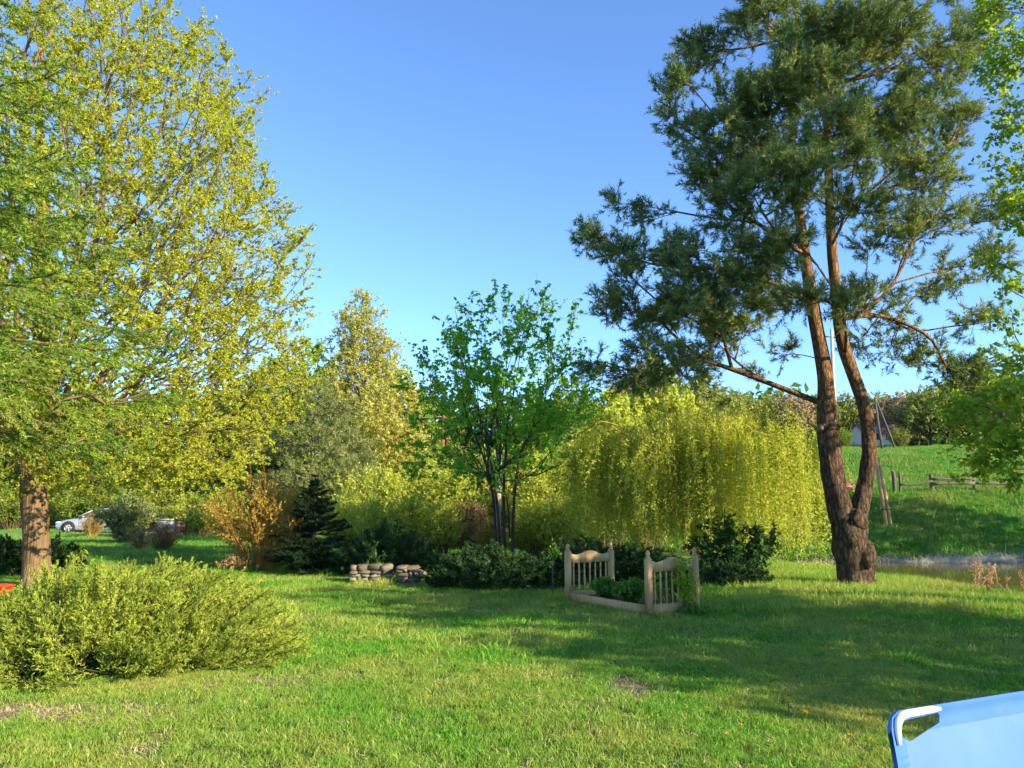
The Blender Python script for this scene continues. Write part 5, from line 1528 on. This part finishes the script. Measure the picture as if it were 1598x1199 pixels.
def board(parent, p, q, hh, t, name='rail', sag=0.0):
    p, q = np.array(p), np.array(q)
    d = nrm(q - p); up = np.array([0, 0, 1.0]); nn = np.cross(d, up)
    V, k = [], 7
    for f in np.linspace(0, 1, k):
        c = p + (q - p) * f - up * sag * math.sin(math.pi * f)
        w = hh * (1 + 0.06 * math.sin(f * 9))
        for s, u in ((-1, -1), (1, -1), (1, 1), (-1, 1)): V.append(c + nn * s * t / 2 + up * u * w / 2)
    Q = [(i * 4 + j, i * 4 + (j + 1) % 4, i * 4 + 4 + (j + 1) % 4, i * 4 + 4 + j) for i in range(k - 1) for j in range(4)] + [(3, 2, 1, 0), (k * 4 - 4, k * 4 - 3, k * 4 - 2, k * 4 - 1)]
    return part(parent, name, Geo().add(np.array(V), quads=Q), M_GREYWOOD)
up = lambda p, z, dy=-0.10: np.array(p) + np.array([0, dy, z])
board(fo, up(pos[2], 0.74), up(pos[3], 0.76), 0.13, 0.035, 'board')
board(fo, up(pos[2], 0.52), up(pos[3], 0.55), 0.15, 0.035, 'board')
board(fo, up(pos[3], 0.55), up(pos[4], 0.48), 0.13, 0.035, 'board')
board(fo, up(pos[1], 0.58), up(pos[2], 0.66), 0.09, 0.03, 'rail', 0.08)
board(fo, up(pos[1], 0.06), up(pos[2], 0.10), 0.10, 0.05, 'rail', 0.02)
board(fo, up(pos[2], 0.12), up(pos[3], 0.16), 0.09, 0.05, 'rail')
board(fo, up(pos[3], 0.16), up(pos[4], 0.08), 0.09, 0.05, 'rail')
l0, l1 = np.array(gpos(1270, YF - 0.5)), np.array(gpos(1365, YF))
board(fo, up(l0, 0.62), up(l1, 0.62), 0.13, 0.04, 'board')
board(fo, up(l0, 0.42), up(l1, 0.42), 0.12, 0.04, 'board')
wood_post(fo, gpos(1345, YF), 0.75, 0.07)

# leaning double pole
b = np.array(at(1384, 772, 33.6)); b[2] = gz(b[0], 33.6)
t = at(1368, 712, 33.9)
o = thing('leaning_pole', 'leaning split wooden pole on the far bank right of the pine', 'pole', tuple(b))
for dx, w in ((-0.09, 0.085), (0.10, 0.075)):
    part(o, 'timber', Geo().tube([b + (dx, 0, -0.2), (b + t) / 2 + (dx * 0.9, 0, 0), t + (dx * 0.5, 0, 0)], [w, w * 0.95, w * 0.85], 7, wob=0.12, seed=dx), M_WOOD)
part(o, 'clamp', Geo().tube([b + (t - b) * 0.28 + (-0.2, -0.03, 0), b + (t - b) * 0.28 + (0.2, -0.03, 0)], [0.04, 0.04], 6), M_BARK_DARK)

# red roofed box on a post
b = np.array(at(1319, 775, 33.2)); b[2] = gz(b[0], 33.2)
o = thing('red_box_on_post', 'small red roofed box on a pale post behind the pine fork', 'box', tuple(b))
zt = float(at(1319, 763, 33.2)[2]) - b[2]
part(o, 'post', Geo().tube([(0, 0, -0.2), (0, 0, zt)], [0.05, 0.05], 8), M_WOOD, world=False)
g = Geo().box((-0.17, -0.14, zt - 0.02), (0.17, 0.14, zt + 0.13)); part(o, 'case', g, plain_mat('faded_red', (0.42, 0.09, 0.09), 0.7), world=False)
g = Geo()
V = [(-0.24, -0.22, zt + 0.06), (0.24, -0.22, zt + 0.06), (0.24, 0.2, zt + 0.30), (-0.24, 0.2, zt + 0.30)]
g.add(np.array(V + [(x, y, z + 0.025) for x, y, z in V]), quads=[(3, 2, 1, 0), (4, 5, 6, 7), (0, 1, 5, 4), (1, 2, 6, 5), (2, 3, 7, 6), (3, 0, 4, 7)])
part(o, 'roof', g, plain_mat('red_roof', (0.55, 0.14, 0.14), 0.6), world=False)

# utility poles
M_CONC = plain_mat('pole_concrete', (0.42, 0.39, 0.33), 0.9, var=0.2, scale=4)
b = np.array(gpos(1311, 46))
o = thing('concrete_pole', 'slender concrete utility pole behind the pine fork', 'utility pole', tuple(b))
part(o, 'shaft', Geo().tube([(0, 0, -0.3), (0.05, 0, 4), (0.18, 0, 8.6)], [0.15, 0.125, 0.09], 8), M_CONC, True, world=False)
part(o, 'crossarm', Geo().box((-0.55, -0.05, 8.1), (0.9, 0.05, 8.2)), M_CONC, world=False)
for x in (-0.4, 0.7): part(o, 'insulator', Geo().lathe([(0.0, 8.38), (0.05, 8.36), (0.06, 8.3), (0.03, 8.25), (0.03, 8.2)], (x, 0, 0), 8), plain_mat('porcelain', (0.6, 0.58, 0.55), 0.3), True, world=False)
b = np.array(gpos(1384, 62))
o = thing('wooden_utility_pole', 'braced wooden utility pole in front of the white house', 'utility pole', tuple(b))
part(o, 'shaft', Geo().tube([(0, 0, -0.3), (-0.2, 0, 2.2), (-0.3, 0, 4.4)], [0.10, 0.09, 0.075], 8), M_GREYWOOD, True, world=False)
part(o, 'brace', Geo().tube([(1.0, -0.3, -0.3), (0.35, -0.1, 2.2), (-0.2, 0, 4.0)], [0.09, 0.08, 0.07], 8), M_GREYWOOD, True, world=False)
b = np.array(gpos(777, 23.2))
o = thing('wooden_post', 'pale weathered post among the sapling stems', 'post', tuple(b))
part(o, 'shaft', Geo().tube([(0, 0, -0.2), (0.0, 0, 1.6), (0.02, 0, 3.15)], [0.10, 0.095, 0.085], 10, wob=0.06), plain_mat('pale_post', (0.46, 0.34, 0.24), 0.9, var=0.2, scale=5), world=False)
part(o, 'cap', Geo().lathe([(0.0, 3.25), (0.06, 3.22), (0.11, 3.15), (0.09, 3.14)], (0.02, 0, 0), 10), M_GREYWOOD, True, world=False)
M_RUST = plain_mat('rusty_steel', (0.22, 0.085, 0.05), 0.8, var=0.35, scale=6)
YW = 44.0
pa_, pb_ = np.array(gpos(690, YW)), np.array(gpos(52, YW))
za, zb = float(at(690, 645, YW)[2]), float(at(690, 678, YW)[2])
poles = []
for p, lb in ((pa_, 'rusty wire pole behind the left side of the sapling'), (pb_, 'rusty wire pole hidden behind the maple branches')):
    o = thing('wire_pole', lb, 'utility pole', tuple(p), 'rusty poles of the overhead line')
    h = za - p[2]
    part(o, 'shaft', Geo().tube([(0, 0, -0.3), (0, 0, h + 0.1)], [0.12, 0.09], 8), M_RUST, True, world=False)
    part(o, 'crossarm', Geo().box((-0.7, -0.05, h - 0.3), (0.7, 0.05, h - 0.2)), M_RUST, world=False)
    part(o, 'lower_crossarm', Geo().box((-0.5, -0.05, zb - p[2] - 0.3), (0.5, 0.05, zb - p[2] - 0.2)), M_RUST, world=False)
for (z, dy, lb) in ((za - 0.2, -0.06, 'upper front overhead wire crossing behind the poplar'), (za - 0.45, 0.3, 'upper rear overhead wire crossing behind the poplar'), (zb - 0.2, 0.0, 'lower overhead wire crossing behind the poplar')):
    f = np.linspace(0, 1, 25)
    x = pb_[0] + (pa_[0] - pb_[0]) * f
    path = np.stack([x, np.full(25, YW + dy), z - 0.35 * 4 * f * (1 - f)], 1)
    single('overhead_wire', Geo().tube(path, np.full(25, 0.022), 5), plain_mat('wire_grey', (0.3, 0.27, 0.25), 0.6), lb, 'wire', tuple(path[0]), 'wires of the overhead line')

# house on the hill
def house():
    b = np.array(gpos(1374, 84.0))
    o = thing('hill_house', 'small white house with brown roof on the hill', 'house', tuple(b), rz=math.radians(12))
    wh = plain_mat('white_render', (0.66, 0.62, 0.55), 0.9, var=0.06, scale=1.5)
    rf = plain_mat('brown_roof', (0.24, 0.13, 0.09), 0.85, var=0.2, scale=4)
    gl = plain_mat('house_glass', (0.05, 0.06, 0.07), 0.1, spec=0.7)
    br = plain_mat('brown_paint', (0.20, 0.11, 0.07), 0.7)
    W, D, H, R = 4.6, 2.8, 1.5, 2.5
    g = Geo().box((-W / 2, -D / 2, -0.6), (W / 2, D / 2, H))
    part(o, 'wall', g, wh, world=False)
    g = Geo()
    for s in (-1, 1):
        g.add([(s * W / 2, -D / 2, H + 0.002), (s * W / 2, D / 2, H + 0.002), (s * W / 2, 0, R - 0.06)], [(0, 1, 2)])
    part(o, 'gable', g, wh, world=False)
    for s in (-1, 1):
        V = [(-W / 2 - 0.25, s * (D / 2 + 0.25), H - 0.16), (W / 2 + 0.25, s * (D / 2 + 0.25), H - 0.16), (W / 2 + 0.25, 0, R), (-W / 2 - 0.25, 0, R)]
        g = Geo(); g.add(np.array(V + [(x, y, z + 0.09) for x, y, z in V]), quads=[(3, 2, 1, 0), (4, 5, 6, 7), (0, 1, 5, 4), (1, 2, 6, 5), (2, 3, 7, 6), (3, 0, 4, 7)])
        part(o, 'roof_slope', g, rf, world=False)
    part(o, 'chimney', Geo().box((0.5, -0.2, R - 0.3), (0.85, 0.15, R + 0.45)), rf, world=False)
    for x in (-0.9, 0.55):
        w = part(o, 'window', Geo().box((x - 0.32, -D / 2 - 0.03, 0.75), (x + 0.32, -D / 2 + 0.02, 1.4)), br, world=False)
        part(w, 'pane', Geo().box((x - 0.26, -D / 2 - 0.05, 0.81), (x + 0.26, -D / 2 - 0.03, 1.34)), gl, world=False)
    part(o, 'door', Geo().box((1.1, -D / 2 - 0.03, 0.0), (1.5, -D / 2 + 0.02, 1.35)), br, world=False)
house()

# ------------------------------------------------------------------ dry stalks by the pond
def dock(label, px, py, h, n, seed):
    rng = np.random.default_rng(seed)
    y = float(ground_px(px, py)[1]); y = min(y, 14.2)
    b = np.array(gpos(px, y))
    o = thing('dry_dock_plant', label, 'plant', tuple(b), 'dry brown stalks at the pond edge')
    g, hg = Geo(), Geo()
    for k in range(n):
        a = rng.uniform(0, 6.28)
        base = np.array([math.cos(a), math.sin(a), 0]) * 0.06
        tip = base + np.array([rng.normal() * 0.12, rng.normal() * 0.08, h * rng.uniform(0.7, 1.05)])
        mid = (base + tip) / 2 + rng.normal(size=3) * 0.03
        g.tube([base - (0, 0, 0.05), mid, tip], [0.0075, 0.006, 0.004], 5)
        for f in rng.uniform(0.25, 0.95, 5):
            p = base + (tip - base) * f
            d = nrm(np.array([rng.normal() * 0.7, rng.normal() * 0.5, 0.9]))
            e = p + d * h * 0.22 * rng.uniform(0.5, 1.2)
            g.tube([p, (p + e) / 2 + (0, 0, 0.01), e], [0.004, 0.0035, 0.003], 4)
            m = 16
            q = e + rng.normal(size=(m, 3)) * np.array([0.014, 0.014, 0.02])
            leaf_quads(hg, rng, q, rand_dir(rng, m), np.full(m, 0.022), np.full(m, 0.016))
        m = 34
        q = tip + rng.normal(size=(m, 3)) * np.array([0.013, 0.013, 0.035])
        leaf_quads(hg, rng, q, rand_dir(rng, m), np.full(m, 0.024), np.full(m, 0.018))
    part(o, 'stalks', g, M_STALK, world=False)
    part(o, 'seed_heads', hg, M_SEED, world=False)
M_STALK = plain_mat('dry_stalk', (0.46, 0.27, 0.13), 0.9, var=0.25, scale=12)
M_SEED = leaf_mat('dry_seed', [(0.34, 0.19, 0.09), (0.46, 0.28, 0.14), (0.55, 0.37, 0.21)], 0.1)
dock('tallest dry brown dock stalks left in the clump by the water', 1512, 930, 0.58, 4, 1)
dock('dense dry brown dock stalks in the middle of the clump', 1534, 934, 0.55, 6, 2)
dock('small dry brown stalk right of the dense clump', 1556, 936, 0.40, 2, 3)
dock('rightmost dry brown dock stalks at the picture edge', 1590, 940, 0.48, 6, 4)

# ------------------------------------------------------------------ dandelions
M_DAND = leaf_mat('dandelion_petal', [(0.75, 0.40, 0.01), (0.85, 0.52, 0.015), (0.9, 0.62, 0.03)], 0.2)
def dandelion(px, py, label, first=[None]):
    p = ground_px(px, py + 3)
    if first[0] is None:
        o = thing('dandelion', label, 'flower', tuple(p), 'dandelions in the lawn')
        rng = np.random.default_rng(9)
        part(o, 'stem', Geo().tube([(0, 0, -0.02), (0.004, 0, 0.05), (0.0, 0, 0.095)], [0.003, 0.003, 0.003], 5), M_HERB, world=False)
        g = Geo()
        m = 60
        a = rng.uniform(0, 6.28, m); e = rng.uniform(0.1, 1.1, m)
        d = np.stack([np.cos(a) * np.cos(e), np.sin(a) * np.cos(e), np.sin(e)], 1)
        leaf_quads(g, rng, np.tile([[0, 0, 0.092]], (m, 1)), d, np.full(m, 0.024), np.full(m, 0.008))
        part(o, 'flower_head', g, M_DAND, world=False)
        first[0] = o
    else:
        dup(first[0], tuple(p), px * 0.37, 0.6 + (px % 7) * 0.05, label)
for px, py, lb in [(1231, 1113, 'largest dandelion in front of the blue plastic back'), (1263, 1117, 'dandelion just right of the largest one'), (1259, 1128, 'dandelion just below the pair'), (1227, 1084, 'dandelion in the shade above the pair'),
                   (1116, 1050, 'dandelion in the shade left of the others'), (1104, 1073, 'dandelion left at the shade edge'), (1361, 1169, 'dandelion beside the blue plastic edge'), (1328, 1165, 'dandelion near the bottom edge left of the blue plastic'),
                   (1349, 956, 'dandelion nearest to the pine base'), (1363, 962, 'dandelion right below the pine base'), (1156, 1142, 'dandelion in the sunny grass low in the middle'), (1135, 1158, 'lowest dandelion in the sunny grass'),
                   (1435, 1097, 'dandelion just above the blue plastic top edge')]:
    dandelion(px, py, lb)

# ------------------------------------------------------------------ blue plastic seat
def blue_seat():
    m, n, l, bs, out = new_mat('blue_plastic')
    tc = n.new('ShaderNodeTexCoord')
    nz = n.new('ShaderNodeTexNoise'); nz.inputs['Scale'].default_value = 5; nz.inputs['Detail'].default_value = 6
    l.new(tc.outputs['Object'], nz.inputs[0])
    r = ramp(n, [(0.3, (0.045, 0.14, 0.44)), (0.7, (0.06, 0.165, 0.48))]); l.new(nz.outputs[0], r.inputs[0])
    n2 = n.new('ShaderNodeTexNoise'); n2.inputs['Scale'].default_value = 60; n2.inputs['Detail'].default_value = 3
    l.new(tc.outputs['Object'], n2.inputs[0])
    r2 = ramp(n, [(0.70, (0, 0, 0)), (0.74, (0.8, 0.8, 0.8))]); l.new(n2.outputs[0], r2.inputs[0])
    mx = n.new('ShaderNodeMixRGB'); mx.inputs[2].default_value = (0.10, 0.08, 0.06, 1)
    l.new(r2.outputs[0], mx.inputs[0]); l.new(r.outputs[0], mx.inputs[1]); l.new(mx.outputs[0], bs.inputs['Base Color'])
    bs.inputs['Roughness'].default_value = 0.5
    bs.inputs['Specular IOR Level'].default_value = 0.3
    white = plain_mat('handle_glare_white', (0.85, 0.82, 0.78), 0.4, var=0.04)  # white colour stands in for sun glare on the handle rim
    dirt = plain_mat('dirty_grey_plastic', (0.26, 0.25, 0.24), 0.8, var=0.3, scale=14)
    rust = plain_mat('brown_dirt', (0.33, 0.19, 0.10), 0.95, var=0.4, scale=30, bump=0.5)
    p0 = at(1383, 1112, 3.2)                                  # upper left corner of the back
    ang = math.radians(25)
    u = np.array([math.cos(ang), math.sin(ang), 0.0])
    nrmv = np.array([math.sin(ang), -math.cos(ang), 0.0])      # towards the viewer
    rec = math.radians(16)
    v = np.array([0, 0, math.cos(rec)]) - nrmv * math.sin(rec)  # up, leaning away
    nf = np.cross(u, v)
    nf = nf if nf.dot(nrmv) > 0 else -nf
    b = p0 + u * 0.45 - v * 0.33 + nrmv * 0.2
    base = (b[0], b[1], gz(b[0], b[1]))
    o = thing('plastic_seat', 'light blue moulded plastic seat back with handle slot at lower right', 'seat', base)
    Wd, Hd, K = 0.92, 0.325, 1.39
    def outline(s, d):
        """s: across, d: depth below the top; trapezoid widening downwards"""
        return p0 + u * (s - (0.16 * d) * (1 - 2 * s / Wd)) - v * d
    # grid over the panel with the handle slot left open
    ns, nd = 90, 84
    S = np.linspace(0, Wd, ns); Dp = np.linspace(0, Hd, nd)
    hole = np.array([(0.055, 0.028), (0.205, 0.022), (0.212, 0.030), (0.208, 0.048), (0.090, 0.080), (0.078, 0.082), (0.052, 0.070), (0.046, 0.050)]) * K
    def inside(q):
        c = False
        for k in range(len(hole)):
            (x1, y1), (x2, y2) = hole[k], hole[(k + 1) % len(hole)]
            if (y1 > q[1]) != (y2 > q[1]) and q[0] < (x2 - x1) * (q[1] - y1) / (y2 - y1) + x1: c = not c
        return c
    import mathutils
    from mathutils.geometry import delaunay_2d_cdt
    # outer border with rounded corners
    rc = 0.075
    bd = []
    for cx, cy_, a0 in ((rc, rc, 180), (Wd - rc, rc, 270)):
        for a in np.linspace(a0, a0 + 90, 9):
            bd.append((cx + rc * math.cos(math.radians(a)), cy_ + rc * math.sin(math.radians(a))))
    bd += [(Wd, Hd), (0, Hd)]
    hp = []
    for k in range(len(hole)):
        a, c = hole[k], hole[(k + 1) % len(hole)]
        for f in np.linspace(0, 1, 6)[:-1]: hp.append(tuple(a + (c - a) * f))
    inner = [(s, d) for s in np.linspace(0.02, Wd - 0.02, 64) for d in np.linspace(0.012, Hd - 0.01, 56) if not inside((s, d)) and not (s < rc and d < rc) and not (s > Wd - rc and d < rc)]
    vs = [Vector(q) for q in bd + hp + inner]
    nb, nh = len(bd), len(hp)
    ed = [(k, (k + 1) % nb) for k in range(nb)] + [(nb + k, nb + (k + 1) % nh) for k in range(nh)]
    vo, eo, fo_, *_ = delaunay_2d_cdt(vs, ed, [], 1, 1e-6)
    q2 = np.array([tuple(q) for q in vo])
    tri = [f for f in fo_ if not inside(q2[list(f)].mean(0))]
    # relief: rolled top rim, groove lines, shallow dish
    def relief(s, d):
        e = np.minimum(np.minimum(d, s), Wd - s)
        rim = 0.011 * np.exp(-(np.minimum(np.minimum(d, s), Wd - s) / 0.026) ** 2)
        gl = d - (0.085 + 0.075 * sstep(0.40, 0.10, s))
        groove = -0.002 * np.exp(-((gl - 0.012) / 0.007) ** 2) - 0.002 * np.exp(-((gl - 0.040) / 0.007) ** 2)
        dish = -0.018 * sstep(0.0, 0.16, e)
        return rim + groove + dish
    R = relief(q2[:, 0], q2[:, 1])
    F = np.array([outline(s, d) for s, d in q2]) + nf * R[:, None]
    B = np.array([outline(s, d) for s, d in q2]) - nf * 0.010
    g = Geo()
    g.add(F, tris=tri)
    g.add(B, tris=[f[::-1] for f in tri])
    n0 = len(F)
    from collections import Counter
    ec = Counter()
    for f in tri:
        for k in range(3): ec[tuple(sorted((f[k], f[(k + 1) % 3])))] += 1
    be = [e for e, c in ec.items() if c == 1]
    g.add(np.concatenate([F, B]), quads=[(a, c, n0 + c, n0 + a) for a, c in be])
    part(o, 'backrest', g, m, True)
    # handle bar above the slot, sun glare on it painted white
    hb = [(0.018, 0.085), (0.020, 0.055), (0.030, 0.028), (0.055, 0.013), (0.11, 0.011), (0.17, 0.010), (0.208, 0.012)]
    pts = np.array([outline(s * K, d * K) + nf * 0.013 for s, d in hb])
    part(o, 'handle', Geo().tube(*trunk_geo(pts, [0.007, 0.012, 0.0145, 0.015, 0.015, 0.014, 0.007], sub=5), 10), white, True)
    # seat pan, edge and legs below
    q0, q1 = outline(0.0, Hd), outline(Wd, Hd)
    dep = nrmv * 0.42
    V = [q0, q1, q1 + dep, q0 + dep]
    V = [x + np.array([0, 0, 0.0]) for x in V] + [x - np.array([0, 0, 0.05]) for x in V]
    part(o, 'seat_pan', Geo().add(np.array(V), quads=[(0, 1, 2, 3), (7, 6, 5, 4), (0, 4, 5, 1), (1, 5, 6, 2), (2, 6, 7, 3), (3, 7, 4, 0)]), dirt)
    part(o, 'dirt_line', Geo().tube([outline(0.02, Hd - 0.004) + nf * 0.0, outline(Wd * 0.5, Hd - 0.006), outline(Wd - 0.02, Hd - 0.004)], [0.014, 0.017, 0.014], 6, wob=0.2), rust)
    for s, f in ((0.06, 0.05), (Wd - 0.06, 0.05), (0.06, 0.9), (Wd - 0.06, 0.9)):
        t = outline(s, Hd) + dep * f - np.array([0, 0, 0.03])
        part(o, 'leg', Geo().tube([t, np.array([t[0], t[1], gz(t[0], t[1]) - 0.01])], [0.022, 0.018], 8), m, True)
blue_seat()
